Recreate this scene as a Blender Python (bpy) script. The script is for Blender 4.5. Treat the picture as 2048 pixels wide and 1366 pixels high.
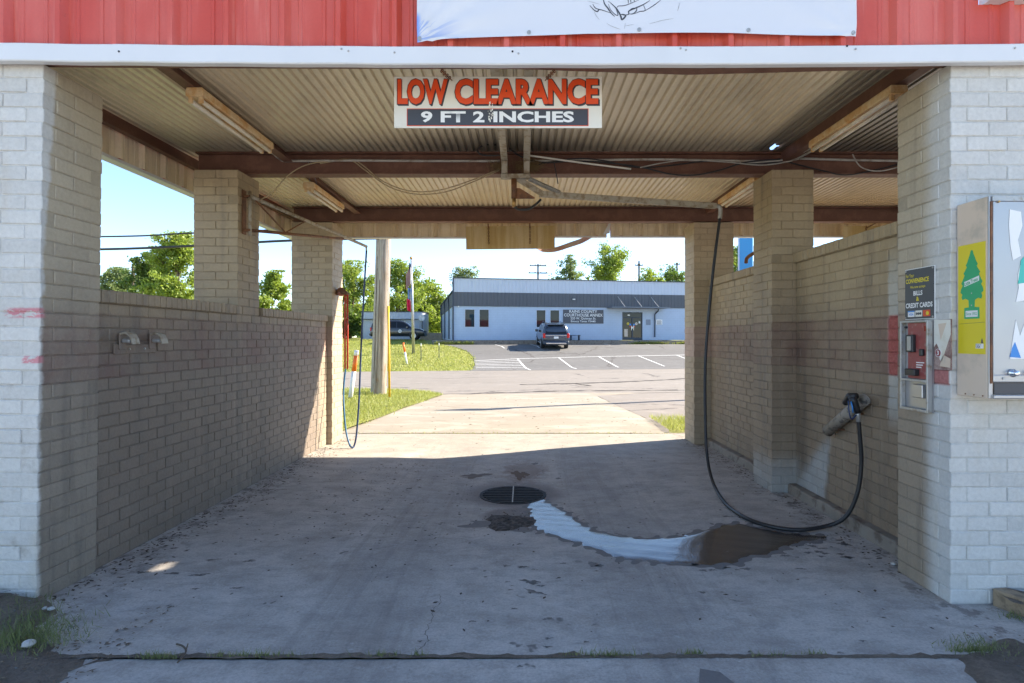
import bpy, bmesh, math, random
import numpy as np
from mathutils import Vector, Matrix, Quaternion

S = bpy.context.scene
for o in list(bpy.data.objects): bpy.data.objects.remove(o)
R = math.radians

# ------------------------------------------------------------------ camera, sky, sun, exposure
EYE = 1.48
FPX = 1170.0
cam_d = bpy.data.cameras.new('camera'); cam = bpy.data.objects.new('camera', cam_d)
S.collection.objects.link(cam); S.camera = cam
cam_d.sensor_width = 36.0; cam_d.lens = 36.0 * FPX / 2048.0
cam_d.shift_x = -22 / 2048; cam_d.shift_y = -7 / 2048
cam_d.clip_start = 0.05; cam_d.clip_end = 3000
cam.location = (0, 0, EYE); cam.rotation_euler = (R(90), 0, 0)

SUN = Vector((1.0, 0.39, 0.70)).normalized()
w = bpy.data.worlds.new('World'); S.world = w; w.use_nodes = True
wn = w.node_tree; bg = wn.nodes['Background']
sky = wn.nodes.new('ShaderNodeTexSky'); sky.sky_type = 'NISHITA'; sky.sun_disc = False
sky.sun_elevation = math.asin(SUN.z); sky.sun_rotation = math.atan2(SUN.x, SUN.y)
sky.altitude = 2500; sky.air_density = 1.0; sky.dust_density = 0.0; sky.ozone_density = 1.5
wn.links.new(sky.outputs['Color'], bg.inputs['Color']); bg.inputs['Strength'].default_value = 0.098
sun_d = bpy.data.lights.new('sun', 'SUN'); sun_d.energy = 3.9; sun_d.angle = R(0.53); sun_d.color = (1.0, 0.89, 0.73)
sun = bpy.data.objects.new('sun', sun_d); S.collection.objects.link(sun)
sun.rotation_euler = (-SUN).to_track_quat('-Z', 'Y').to_euler(); sun.location = (20, 8, 20)
S.view_settings.view_transform = 'Standard'; S.view_settings.look = 'None'
S.view_settings.exposure = 1.98; S.view_settings.gamma = 1.0; S.view_settings.use_curve_mapping = False
S.cycles.max_bounces = 8; S.cycles.diffuse_bounces = 4; S.cycles.transparent_max_bounces = 8
S.cycles.use_denoising = True
S.cycles.use_adaptive_sampling = True; S.cycles.adaptive_threshold = 0.02
S.cycles.sample_clamp_indirect = 6.0

# ------------------------------------------------------------------ helpers
rng = random.Random(7)
COL = S.collection

class E:
    def __init__(s, m, sock): s.m, s.s = m, sock
    def _b(s, op, o, rev=False):
        n = s.m.nt.nodes.new('ShaderNodeMath'); n.operation = op
        a, b = (o, s) if rev else (s, o)
        for i, v in ((0, a), (1, b)):
            if isinstance(v, E): s.m.nt.links.new(v.s, n.inputs[i])
            else: n.inputs[i].default_value = v
        return E(s.m, n.outputs[0])
    def __add__(s, o): return s._b('ADD', o)
    __radd__ = __add__
    def __sub__(s, o): return s._b('SUBTRACT', o)
    def __rsub__(s, o): return s._b('SUBTRACT', o, True)
    def __mul__(s, o): return s._b('MULTIPLY', o)
    __rmul__ = __mul__
    def __truediv__(s, o): return s._b('DIVIDE', o)
    def __pow__(s, o): return s._b('POWER', o)
    def max(s, o): return s._b('MAXIMUM', o)
    def min(s, o): return s._b('MINIMUM', o)
    def abs(s): return s._b('ABSOLUTE', 0.0)
    def sin(s): return s._b('SINE', 0.0)
    def gt(s, o): return s._b('GREATER_THAN', o)
    def lt(s, o): return s._b('LESS_THAN', o)

class Mat:
    def __init__(s, name):
        s.mat = bpy.data.materials.new(name); s.mat.use_nodes = True
        s.nt = s.mat.node_tree; s.b = s.nt.nodes['Principled BSDF']
        s.geo = s.nt.nodes.new('ShaderNodeNewGeometry')
        sp = s.nt.nodes.new('ShaderNodeSeparateXYZ'); s.nt.links.new(s.geo.outputs['Position'], sp.inputs[0])
        s.x, s.y, s.z = (E(s, sp.outputs[i]) for i in range(3))
        sn = s.nt.nodes.new('ShaderNodeSeparateXYZ'); s.nt.links.new(s.geo.outputs['Normal'], sn.inputs[0])
        s.nx, s.ny, s.nz = (E(s, sn.outputs[i]) for i in range(3))
        s.island = E(s, s.geo.outputs['Random Per Island'])
        oi = s.nt.nodes.new('ShaderNodeObjectInfo'); s.orand = E(s, oi.outputs['Random'])
    def vec(s, x, y, z):
        c = s.nt.nodes.new('ShaderNodeCombineXYZ')
        for i, v in enumerate((x, y, z)):
            if isinstance(v, E): s.nt.links.new(v.s, c.inputs[i])
            else: c.inputs[i].default_value = v
        return c.outputs[0]
    def noise(s, scale, detail=3, rough=0.55, st=(1, 1, 1), off=0.0, vec=None):
        n = s.nt.nodes.new('ShaderNodeTexNoise')
        n.inputs['Scale'].default_value = scale; n.inputs['Detail'].default_value = detail
        n.inputs['Roughness'].default_value = rough
        mp = s.nt.nodes.new('ShaderNodeMapping'); mp.inputs['Scale'].default_value = st
        mp.inputs['Location'].default_value = (off, off * 1.7, off * .3)
        s.nt.links.new(vec if vec is not None else s.geo.outputs['Position'], mp.inputs[0]); s.nt.links.new(mp.outputs[0], n.inputs['Vector'])
        return E(s, n.outputs['Fac'])
    def voronoi(s, scale, feat='F1', st=(1, 1, 1), out='Distance'):
        n = s.nt.nodes.new('ShaderNodeTexVoronoi'); n.feature = feat; n.inputs['Scale'].default_value = scale
        mp = s.nt.nodes.new('ShaderNodeMapping'); mp.inputs['Scale'].default_value = st
        s.nt.links.new(s.geo.outputs['Position'], mp.inputs[0]); s.nt.links.new(mp.outputs[0], n.inputs['Vector'])
        return E(s, n.outputs[out])
    def step(s, a, b, e):
        n = s.nt.nodes.new('ShaderNodeMapRange'); n.interpolation_type = 'SMOOTHSTEP'
        inv = a > b
        n.inputs[1].default_value = min(a, b); n.inputs[2].default_value = max(a, b)
        n.inputs[3].default_value = 1.0 if inv else 0.0; n.inputs[4].default_value = 0.0 if inv else 1.0
        s.nt.links.new(e.s, n.inputs[0]); return E(s, n.outputs[0])
    def mix(s, f, A, B, blend='MIX'):
        n = s.nt.nodes.new('ShaderNodeMix'); n.data_type = 'RGBA'; n.blend_type = blend
        for i, v in ((0, f), (6, A), (7, B)):
            if isinstance(v, E): s.nt.links.new(v.s, n.inputs[i])
            elif i == 0: n.inputs[0].default_value = v
            else: n.inputs[i].default_value = (v[0], v[1], v[2], 1)
        return E(s, n.outputs[2])
    def shade(s, c, f):                      # multiply a colour by a scalar expression
        cc = s.nt.nodes.new('ShaderNodeCombineColor')
        for i in range(3): s.nt.links.new(f.s, cc.inputs[i])
        return s.mix(1.0, c, E(s, cc.outputs[0]), 'MULTIPLY')
    def done(s, color, rough=0.6, metal=0.0, bump=None, bs=0.3, bd=0.01, spec=None, coat=None, trans=None):
        for nm, v in (('Base Color', color), ('Roughness', rough), ('Metallic', metal)):
            if isinstance(v, E): s.nt.links.new(v.s, s.b.inputs[nm])
            elif nm == 'Base Color': s.b.inputs[nm].default_value = (v[0], v[1], v[2], 1)
            else: s.b.inputs[nm].default_value = v
        if spec is not None: s.b.inputs['Specular IOR Level'].default_value = spec
        if coat is not None: s.b.inputs['Coat Weight'].default_value = coat; s.b.inputs['Coat Roughness'].default_value = 0.05
        if bump is not None:
            n = s.nt.nodes.new('ShaderNodeBump'); n.inputs['Strength'].default_value = bs; n.inputs['Distance'].default_value = bd
            s.nt.links.new(bump.s, n.inputs['Height']); s.nt.links.new(n.outputs[0], s.b.inputs['Normal'])
        return s.mat

def simple(name, c, rough=0.6, metal=0.0, var=0.2, scale=9.0, c2=None, lo=.45, hi=.7, bs=.15, bscale=60, spec=None, coat=None, bd=.004):
    m = Mat(name)
    n = m.noise(scale, 4)
    col = m.mix(1.0, c, c)
    if c2 is not None: col = m.mix(m.step(lo, hi, m.noise(scale * 1.7, 5, .6, off=3.1)), col, c2)
    col = m.shade(col, 1.0 - var + n * (2 * var))
    return m.done(col, m.noise(scale * 2, 2) * .2 + (rough - .1), metal, m.noise(bscale, 3) if bs else None, bs, bd, spec, coat)

def tri_box(h):                               # chamfered box, unit handled by caller
    pass

class MB:
    def __init__(s): s.v = []; s.f = []
    def add(s, vs, fs):
        k = len(s.v); s.v += [tuple(p) for p in vs]; s.f += [tuple(i + k for i in f) for f in fs]; return s
    def box(s, x0, x1, y0, y1, z0, z1, M=None):
        vs = [(x, y, z) for z in (z0, z1) for y in (y0, y1) for x in (x0, x1)]
        if M is not None: vs = [tuple(M @ Vector(p)) for p in vs]
        return s.add(vs, [(0, 2, 3, 1), (4, 5, 7, 6), (0, 1, 5, 4), (2, 6, 7, 3), (0, 4, 6, 2), (1, 3, 7, 5)])
    def quad(s, a, b, c, d): return s.add([a, b, c, d], [(0, 1, 2, 3)])
    def prism(s, pts, o, u, v, t):             # polygon pts (a,b) -> o + a u + b v, extruded by vector t
        o, u, v, t = map(Vector, (o, u, v, t)); n = len(pts)
        A = [o + u * a + v * b for a, b in pts]; B = [p + t for p in A]
        return s.add(A + B, [tuple(range(n))[::-1], tuple(range(n, 2 * n))] + [(i, (i + 1) % n, n + (i + 1) % n, n + i) for i in range(n)])
    def tube(s, path, r, n=8, caps=True):
        P = [Vector(p) for p in path]; rs = r if isinstance(r, (list, tuple)) else [r] * len(P)
        vs = []; fs = []; up = None
        for i, p in enumerate(P):
            t = (P[min(i + 1, len(P) - 1)] - P[max(i - 1, 0)])
            if t.length < 1e-9: t = Vector((0, 0, 1))
            t.normalize()
            if up is None: up = Vector((0, 0, 1)) if abs(t.z) < .9 else Vector((0, 1, 0))
            a = t.cross(up)
            if a.length < 1e-6: a = t.cross(Vector((1, 0, 0)))
            a.normalize(); b = a.cross(t).normalized(); up = b
            for k in range(n):
                th = 2 * math.pi * k / n; vs.append(p + (a * math.cos(th) + b * math.sin(th)) * rs[i])
        for i in range(len(P) - 1):
            for k in range(n):
                fs.append((i * n + k, i * n + (k + 1) % n, (i + 1) * n + (k + 1) % n, (i + 1) * n + k))
        if caps: fs += [tuple(range(n))[::-1], tuple((len(P) - 1) * n + k for k in range(n))]
        return s.add(vs, fs)
    def lathe(s, prof, c=(0, 0, 0), ax='z', n=16):
        vs = []; fs = []
        for (r, h) in prof:
            for k in range(n):
                t = 2 * math.pi * k / n; a, b = r * math.cos(t), r * math.sin(t)
                p = (a, b, h) if ax == 'z' else ((a, h, b) if ax == 'y' else (h, a, b))
                vs.append((p[0] + c[0], p[1] + c[1], p[2] + c[2]))
        for i in range(len(prof) - 1):
            for k in range(n): fs.append((i * n + k, i * n + (k + 1) % n, (i + 1) * n + (k + 1) % n, (i + 1) * n + k))
        fs += [tuple(range(n))[::-1], tuple((len(prof) - 1) * n + k for k in range(n))]
        return s.add(vs, fs)
    def build(s, name, mat, parent=None, smooth=False, fix=True, bevel=0):
        me = bpy.data.meshes.new(name); me.from_pydata(s.v, [], s.f)
        if fix or bevel:
            bm = bmesh.new(); bm.from_mesh(me)
            if bevel:
                bmesh.ops.bevel(bm, geom=list(bm.edges), offset=bevel, segments=1, affect='EDGES', clamp_overlap=True)
            if fix: bmesh.ops.recalc_face_normals(bm, faces=bm.faces)
            bm.to_mesh(me); bm.free()
        if smooth: me.shade_smooth()
        me.materials.append(mat); me.update()
        return link(name, me, parent)

def link(name, me, parent=None):
    o = bpy.data.objects.new(name, me); COL.objects.link(o)
    if parent is not None: o.parent = parent
    return o
def tag(o, label=None, cat=None, group=None, kind=None):
    if label: o['label'] = label
    if cat: o['category'] = cat
    if group: o['group'] = group
    if kind: o['kind'] = kind
    return o
def thing(name, label, cat, loc=(0, 0, 0), group=None, rz=0):
    o = bpy.data.objects.new(name, None); COL.objects.link(o); o.location = loc; o.rotation_euler = (0, 0, rz)
    o.empty_display_size = .1
    return tag(o, label, cat, group, 'thing')
def local(root, m):                            # keep world coordinates of a part although its root sits elsewhere
    m.matrix_parent_inverse = root.matrix_basis.inverted() if False else Matrix.Translation(-Vector(root.location))
    return m
def spline(pts, n=8):                          # Catmull-Rom
    P = [Vector(p) for p in pts]; out = []
    for i in range(len(P) - 1):
        a, b, c, d = P[max(i - 1, 0)], P[i], P[i + 1], P[min(i + 2, len(P) - 1)]
        for k in range(n):
            t = k / n
            out.append(.5 * ((2 * b) + (c - a) * t + (2 * a - 5 * b + 4 * c - d) * t * t + (3 * b - a - 3 * c + d) * t ** 3))
    out.append(P[-1]); return out
def text_mesh(body, w_, h_, o, u, v, thick=.002, offset=0.0, align='LEFT', grow=0.0):
    """built-in font, fitted into a box w_ x h_ whose lower left corner is o; u = reading direction, v = up"""
    cu = bpy.data.curves.new('t', 'FONT'); cu.body = body; cu.size = 1; cu.offset = offset; cu.align_x = 'LEFT'; cu.resolution_u = 3
    ob = bpy.data.objects.new('t', cu); COL.objects.link(ob)
    dg = bpy.context.evaluated_depsgraph_get()
    me = bpy.data.meshes.new_from_object(ob.evaluated_get(dg))
    bpy.data.objects.remove(ob); bpy.data.curves.remove(cu)
    co = np.array([x.co[:] for x in me.vertices]); mn, mx = co.min(0), co.max(0)
    o, u, v = Vector(o), Vector(u).normalized(), Vector(v).normalized(); n = u.cross(v)
    sx = w_ / (mx[0] - mn[0]); sy = h_ / (mx[1] - mn[1])
    for x in me.vertices:
        p = o + u * ((x.co.x - mn[0]) * sx) + v * ((x.co.y - mn[1]) * sy) + n * thick
        x.co = p
    return me
def put_text(name, body, w_, h_, o, u, v, mat, parent, thick=.002, offset=0.0):
    me = text_mesh(body, w_, h_, o, u, v, thick, offset); me.name = name; me.materials.append(mat)
    return link(name, me, parent)

# street frame: the street, its car park and the building across it run a few degrees off the bay's own axis
PHI = R(10.5); CU, SU = math.cos(PHI), math.sin(PHI)
def vv(x, y): return -x * SU + y * CU
PV = [-50, 14.5, 24, 33, 35, 39.5, 44, 48, 60, 80, 400, 3000]
PZ = [0, 0, -.14, -.38, -.36, .20, .83, 1.0, 1.25, 1.6, 2.0, 2.0]
def gz(x, y): return float(np.interp(vv(x, y), PV, PZ))
DRX, DRY = -.10, 5.86                          # the drain, at the bottom of the dished slab
def fz(x, y):
    r = math.hypot((x - DRX) / 2.15, (y - DRY) / 2.05)
    if r >= 1: return 0.0
    return -.115 * (1 - r) ** 1.25
def G(px, py, f=None):                         # ground point seen at a photo pixel
    z = 0.0
    for _ in range(12):
        y = FPX * (EYE - z) / (py - 676.0); x = (px - 1046) * y / FPX
        z = (f or (lambda a, b: fz(a, b) + gz(a, b)))(x, y)
    return Vector((x, y, z))
def P(px, py, y): return Vector(((px - 1046) * y / FPX, y, EYE + (676 - py) * y / FPX))

def sheet(name, poly, zf, mat, step=.5, off=0.0, kind='structure', axis=None):
    me = bpy.data.meshes.new(name); bm = bmesh.new()
    bm.faces.new([bm.verts.new((p[0], p[1], 0)) for p in poly])
    xs = [p[0] for p in poly]; ys = [p[1] for p in poly]
    def cut(n, a, b):
        k = a + step
        while k < b - 1e-4:
            bmesh.ops.bisect_plane(bm, geom=bm.verts[:] + bm.edges[:] + bm.faces[:], plane_co=Vector(n) * k, plane_no=Vector(n)); k += step
    if axis:
        vs = [vv(*p[:2]) for p in poly]; us = [p[0] * CU + p[1] * SU for p in poly]
        for b in PV[1:-1]:
            if min(vs) < b < max(vs): bmesh.ops.bisect_plane(bm, geom=bm.verts[:] + bm.edges[:] + bm.faces[:], plane_co=Vector((-SU, CU, 0)) * b, plane_no=(-SU, CU, 0))
        cut((-SU, CU, 0), min(vs), max(vs)); cut((CU, SU, 0), min(us), max(us))
    else:
        cut((1, 0, 0), min(xs), max(xs)); cut((0, 1, 0), min(ys), max(ys))
    for v_ in bm.verts: v_.co.z = zf(v_.co.x, v_.co.y) + off
    bmesh.ops.recalc_face_normals(bm, faces=bm.faces)
    for f in bm.faces:
        if f.normal.z < 0: f.normal_flip()
    bm.to_mesh(me); bm.free(); me.materials.append(mat); me.shade_smooth()
    o = link(name, me); return tag(o, kind=kind)
# ------------------------------------------------------------------ materials
def m_masonry(name='painted_brick', mortar=None):
    m = Mat(name)
    big = m.noise(1.3, 3, .6); mid = m.noise(6, 4, .65, off=2); fine = m.noise(45, 3, .7)
    streak = m.noise(5, 3, .6, st=(1, 1, .12), off=5)
    white = m.mix(mid, (.53, .52, .49), (.67, .66, .625))
    white = m.mix(m.step(.52, .70, streak) * .55, white, (.54, .48, .38))
    white = m.mix(m.step(.62, .70, m.noise(9, 6, .7, off=9)) * m.step(1.0, .1, m.z) * .7, white, (.33, .34, .33))
    left = m.x.lt(0.0)
    yj = m.y + (mid - .5) * .08
    gl = m.step(3.252, 3.285, yj + m.step(1.7, 3.0, m.z) * -.07)
    gr = m.step(3.36, 3.50, yj + (big - .5) * .14)
    g = gl * left + gr * (1.0 - left)
    tan = m.mix(big, (.335, .250, .148), (.445, .345, .212))
    taupe = m.mix(big, (.165, .129, .099), (.240, .191, .148))
    taupe = m.mix((1.0 - left) * .9, taupe, m.mix(big, (.228, .165, .107), (.318, .238, .162)))
    hi = m.step(1.35, 2.15, m.z + (big - .5) * .8)
    grime = m.mix(hi, taupe, tan)
    pier = m.step(3.74, 3.70, m.y)
    grime = m.mix(pier * (.22 + m.step(1.3, 2.2, m.z) * .38), grime, m.mix(mid, (.46, .41, .32), (.58, .53, .43)))
    grime = m.mix(m.step(.53, .72, streak) * .45, grime, (.125, .105, .09))
    grime = m.mix(m.step(.56, .70, m.noise(9, 3, .6, st=(1, 1, .08), off=33)) * .16, grime, (.42, .36, .28))
    band = m.step(1.205, 1.225, m.z) * m.step(1.65, 1.63, m.z)
    grime = m.mix(band * m.step(.32, .72, m.noise(2.2, 5, .7, off=14)) * .62, grime, (.165, .078, .066))
    # far ends: paler beige paint
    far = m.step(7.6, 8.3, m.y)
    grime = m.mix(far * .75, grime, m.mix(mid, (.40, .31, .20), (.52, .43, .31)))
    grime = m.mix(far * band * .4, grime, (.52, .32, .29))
    # water-washed fan under the wand tube, and the washed foot of the pillar beside it
    dz = 0.74 - m.z
    a0 = m.y - (4.93 + dz * .20); a1 = (4.93 + dz * 1.10) - m.y
    fan = m.step(-.03, .05, a0 + (mid - .5) * .1) * m.step(-.10, .16, a1 + (mid - .5) * .15) * m.step(0.0, .25, dz) * m.x.gt(2.5)
    foot = m.step(.42, .16, m.z + (mid - .5) * .25) * m.step(5.4, 5.6, m.y) * m.step(6.4, 6.0, m.y) * m.x.gt(2.0)
    grime = m.mix((fan * .8).max(foot * .55), grime, m.mix(mid, (.36, .37, .37), (.50, .51, .50)))
    # cleaner patch of the right wall tucked beside the front pillar: old white and signal red still show
    patch = m.step(4.20, 4.165, m.y + (mid - .5) * .05) * m.x.gt(2.5) * m.step(.80, 1.0, m.z) * m.step(2.2, 1.85, m.z) * m.step(3.6, 3.72, m.y)
    redp = m.mix(m.step(.35, .7, fine), (.36, .068, .058), (.44, .11, .095))
    grime = m.mix(patch * .7, grime, (.56, .55, .50))
    grime = m.mix(patch * band, grime, redp)
    col = m.mix(g, white, grime)
    # red remains on the white fronts: only flakes on the left, a full stripe beside the pay box on the right
    flake = m.step(.44, .54, m.noise(9, 5, .75, st=(1, 1, 2.2), off=11)) * left * m.step(3.30, 3.26, m.y) * (m.step(1.585, 1.60, m.z) * m.step(1.655, 1.64, m.z) * m.step(-2.90, -2.87, m.x)).max(m.step(1.335, 1.345, m.z) * m.step(1.385, 1.375, m.z) * m.step(-2.79, -2.77, m.x))
    stripe = band * (1.0 - left) * (1.0 - g) * m.step(3.255, 3.27, m.y) * m.step(1.50, 1.46, m.z)
    col = m.mix(flake * .8, col, (.60, .16, .20))
    col = m.mix(stripe * .85, col, redp)
    chip = m.step(.715, .74, m.noise(14, 6, .75, off=21)) * (1.0 - g)
    col = m.mix(chip, col, (.20, .20, .20))
    rnd = m.orand * .5 + m.island * .5
    col = m.shade(col, .82 + rnd * .25 + (fine - .5) * .34)
    if mortar is not None: col = m.shade(col, 1.0 - (mortar * g + .10))
    return m.done(col, .72 - g * .12, 0, fine + mid * .8, .6, .007)

def m_concrete(name='bay_concrete'):
    m = Mat(name)
    big = m.noise(.55, 5, .6); mid = m.noise(2.6, 6, .65, off=4); fine = m.noise(70, 4, .75); dry = m.noise(.9, 4, .6, st=(.35, 1.6, 1), off=8)
    col = m.mix(big, (.42, .385, .345), (.575, .535, .485))
    col = m.mix(m.step(.45, .68, mid) * .55, col, (.275, .246, .218))
    col = m.mix(m.step(.54, .72, dry) * .5, col, (.46, .435, .41))
    col = m.mix(m.step(.50, .66, m.noise(1.1, 7, .72, st=(.5, 1.3, 1), off=51)) * .45, col, (.44, .39, .335))
    col = m.mix(m.step(.52, .60, m.noise(16, 6, .75, st=(.45, 1, 1), off=61)) * .22, col, (.175, .165, .155))
    # tyre lanes, a little darker
    t = m.step(.55, .25, (m.x + .1 - 0).abs() - .0) * 0.0
    lane = m.step(.42, .12, ((m.x + .05).abs() - .78).abs() + (mid - .5) * .3) * .28
    col = m.mix(lane, col, (.20, .185, .172))
    trk = m.noise(13, 4, .65, st=(1, .045, 1), off=91); col = m.mix(m.step(.50, .62, trk) * m.step(.75, .2, ((m.x + .05).abs() - .85).abs()) * .27, col, (.22, .20, .18))
    # beige tone growing towards the far end
    outer = m.step(6.2, 8.8, m.y + (mid - .5) * 2.0)
    col = m.mix(outer * .75, col, m.mix(mid, (.315, .268, .205), (.40, .352, .28)))
    # dirt along both walls
    ed = m.step(.55, .0, (2.72 + m.x).abs() + (mid - .5) * .7).max(m.step(.5, .05, (2.55 - m.x).abs() + (mid - .5) * .7))
    col = m.mix(ed * m.step(.5, .62, m.noise(9, 6, .7, off=1)) * .75, col, (.105, .085, .072))
    # oil drips down the middle of the bay and scattered spots
    mid_l = m.step(.55, .1, (m.x - .05).abs())
    drips = m.step(.66, .70, m.noise(5.5, 3, .55, off=31)) * mid_l
    spots = m.step(.735, .76, m.noise(11, 2, .5, st=(1, .6, 1), off=17))
    col = m.mix(drips.max(spots) * .75, col, (.085, .08, .072))
    # damp halo round the drain and its silt
    dr = (((m.x - DRX) * (m.x - DRX)) + ((m.y - DRY) * (m.y - DRY))) ** .5
    col = m.mix(m.step(.62, .36, dr + (mid - .5) * .35) * .7, col, (.13, .10, .085))
    sx = (m.x - .0) / .40; sy = (m.y - 5.05) / .36
    pile = m.step(1.05, .75, (sx * sx + sy * sy) ** .5 + (mid - .5) * .6)
    col = m.mix(pile * .75, col, (.16, .13, .115))
    back = (((m.x - .02) / .35) * ((m.x - .02) / .35) + ((m.y - 6.75) / .5) * ((m.y - 6.75) / .5)) ** .5
    col = m.mix(m.step(1.0, .4, back + (m.noise(8, 5, .7) - .5) * 1.6) * .6, col, (.19, .12, .075))
    col = m.mix(m.step(.40, .62, m.noise(4.5, 6, .75, st=(.8, 1.2, 1), off=71)) * .32, col, (.20, .18, .162))
    col = m.mix(m.step(.60, .68, m.noise(7, 6, .75, off=81)) * .35, col, (.52, .50, .475))
    col = m.shade(col, .50 + fine * 1.0)
    return m.done(col, .82 - m.step(.5, .7, mid) * .12, 0, fine + mid * .5, .35, .006)

def m_drive():
    m = Mat('driveway_concrete')
    big = m.noise(.5, 5, .6); mid = m.noise(3, 6, .65); fine = m.noise(60, 4, .7)
    col = m.mix(big, (.255, .220, .165), (.365, .325, .255))
    col = m.mix(m.step(.5, .7, mid) * .5, col, (.27, .225, .17))
    col = m.mix(m.step(.70, .74, m.noise(6, 4, .6, off=3)) * .8, col, (.17, .12, .08))
    col = m.mix(m.step(14.5, 16, m.y) * .4, col, (.28, .235, .18))
    col = m.mix(m.step(.48, .62, m.noise(1.4, 7, .75, st=(.6, 1.5, 1), off=22)) * .5, col, (.46, .42, .345))
    col = m.mix(m.step(.55, .66, m.noise(2.0, 7, .75, st=(.5, 1.6, 1), off=27)) * .5, col, (.21, .165, .115))
    col = m.shade(col, .85 + fine * .3)
    return m.done(col, .88, 0, fine, .35, .006)

def m_asphalt(name, a, b, crack=(.06, .05, .045)):
    m = Mat(name)
    big = m.noise(.25, 5, .65, st=(.5, 1.6, 1)); mid = m.noise(2, 6, .7, off=5); fine = m.noise(55, 3, .8)
    col = m.mix(big, a, b); col = m.mix(m.step(.5, .72, mid) * .4, col, tuple(x * 1.35 for x in b))
    ck = m.voronoi(.16, 'DISTANCE_TO_EDGE', st=(1, 1.8, 1)) + (m.noise(1.4, 5, .65, off=7) - .5) * .12
    col = m.mix(m.step(.010, .003, ck.abs()) * .75, col, crack)
    col = m.shade(col, .75 + fine * .5)
    return m.done(col, .9, 0, fine, .5, .008)

def m_soil(name, a, b, g=None):
    m = Mat(name); n = m.noise(3.2, 6, .75); f = m.noise(42, 5, .8)
    col = m.mix(m.step(.3, .7, n), a, b)
    if g: col = m.mix(m.step(.42, .6, m.noise(.6, 5, .7, off=3)), col, g)
    col = m.shade(col, .25 + f * 1.5)
    return m.done(col, .95, 0, f, 1.0, .03)

def m_leaf(name, a, b, tr=(.30, .42, .06)):
    m = Mat(name)
    r = m.island; col = m.mix(r, a, b); col = m.shade(col, .75 + m.noise(.35, 2) * .5)
    m.done(col, .55)
    t = m.nt.nodes.new('ShaderNodeBsdfTranslucent'); tc = m.mix(r, tuple(x * .7 for x in tr), tr); m.nt.links.new(tc.s, t.inputs[0])
    mx = m.nt.nodes.new('ShaderNodeMixShader'); mx.inputs[0].default_value = .38
    m.nt.links.new(m.b.outputs[0], mx.inputs[1]); m.nt.links.new(t.outputs[0], mx.inputs[2])
    m.nt.links.new(mx.outputs[0], m.nt.nodes['Material Output'].inputs[0])
    return m.mat

def m_roof():
    m = Mat('dirty_corrugated_steel')
    big = m.noise(1.1, 5, .6, st=(1.6, .35, 1)); fine = m.noise(35, 4, .7); st = m.noise(3.5, 4, .6, st=(1, .5, 1), off=2)
    col = m.mix(big, (.68, .565, .385), (.82, .70, .50))
    col = m.mix(m.step(.5, .7, st) * .35, col, (.45, .37, .26))
    soot = m.step(1.2, .2, (m.x + .05).abs() + (big - .5) * 1.2) * m.step(4.7, 5.7, m.y) * m.step(6.3, 5.9, m.y)
    col = m.mix(soot * .75, col, (.07, .06, .05))
    col = m.mix(m.step(4.9, 5.75, m.y) * m.step(5.9, 5.7, m.y) * .45, col, (.12, .10, .085))
    nb = m.step(2.15, 2.35, m.x) * m.step(5.9, 5.7, m.y)           # near-black tone towards the next bay
    col = m.mix(nb * .8, col, (.10, .09, .08))
    col = m.mix(m.step(2.6, 3.0, m.x) * m.step(5.7, 5.9, m.y) * .6, col, (.40, .27, .17))  # warm bounce light over the next bay, painted into the ceiling colour
    col = m.mix(m.step(.70, .74, m.noise(20, 4, .7, off=6)) * .6, col, (.13, .09, .06))
    col = m.shade(col, .88 + fine * .24)
    return m.done(col, .34, .0, fine, .06, .002, spec=.7)

def m_rust(name, a, b, c, lo=.45, hi=.62, rough=.65, metal=0.0):
    m = Mat(name); n = m.noise(7, 6, .7, off=2); f = m.noise(50, 5, .75)
    col = m.mix(m.step(lo, hi, n), a, b); col = m.mix(m.step(.58, .66, f) * .6, col, c)
    return m.done(m.shade(col, .8 + f * .4), rough, metal, f, .3, .004)

def m_streak(name, a, b, c, rough=.55):
    m = Mat(name); v = m.noise(6, 4, .65, st=(1, 1, .07)); v2 = m.noise(17, 3, .6, st=(1, 1, .05), off=4); f = m.noise(40, 4, .7)
    col = m.mix(m.step(.40, .62, v), a, b); col = m.mix(m.step(.56, .68, v2) * .6, col, c)
    return m.done(m.shade(col, .85 + f * .3), rough, 0, f, .15, .003)

def m_glass(name, c=(.02, .022, .025), rough=.03):
    m = Mat(name); n = m.noise(2, 3)
    return m.done(m.shade(m.mix(1.0, c, c), .8 + n * .4), rough, 0, m.noise(1.2, 2), .03, .02, spec=.35)

MAS = m_masonry(); MORT = m_masonry('grimy_mortar', .13); CONC = m_concrete(); DRIVE = m_drive()
STREET = m_asphalt('worn_street_asphalt', (.195, .172, .145), (.27, .24, .208))
LOT = m_asphalt('car_park_asphalt', (.10, .098, .095), (.17, .164, .157))
PAINT = simple('road_paint', (.72, .72, .70), .8, var=.12, scale=5, c2=(.35, .34, .33), lo=.56, hi=.7)
SOIL = m_soil('bare_soil', (.155, .12, .09), (.27, .215, .165))
TURF = m_soil('turf_ground', (.27, .275, .065), (.36, .36, .105), (.23, .25, .055))
GRASS = m_leaf('grass_blade', (.24, .275, .055), (.39, .40, .12), (.5, .54, .12))
WEED = m_leaf('weed_blade', (.14, .175, .06), (.28, .29, .13), (.28, .33, .1))
LEAF = [m_leaf('leaf_fresh', (.14, .20, .024), (.255, .315, .06), (.42, .55, .06)),
        m_leaf('leaf_deep', (.07, .115, .022), (.15, .20, .04), (.22, .36, .05)),
        m_leaf('leaf_pale', (.10, .15, .05), (.19, .24, .09), (.32, .42, .13))]
BARK = simple('bark', (.12, .09, .065), .95, var=.35, scale=6, bs=.6, bscale=18)
ROOF = m_roof()
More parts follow.
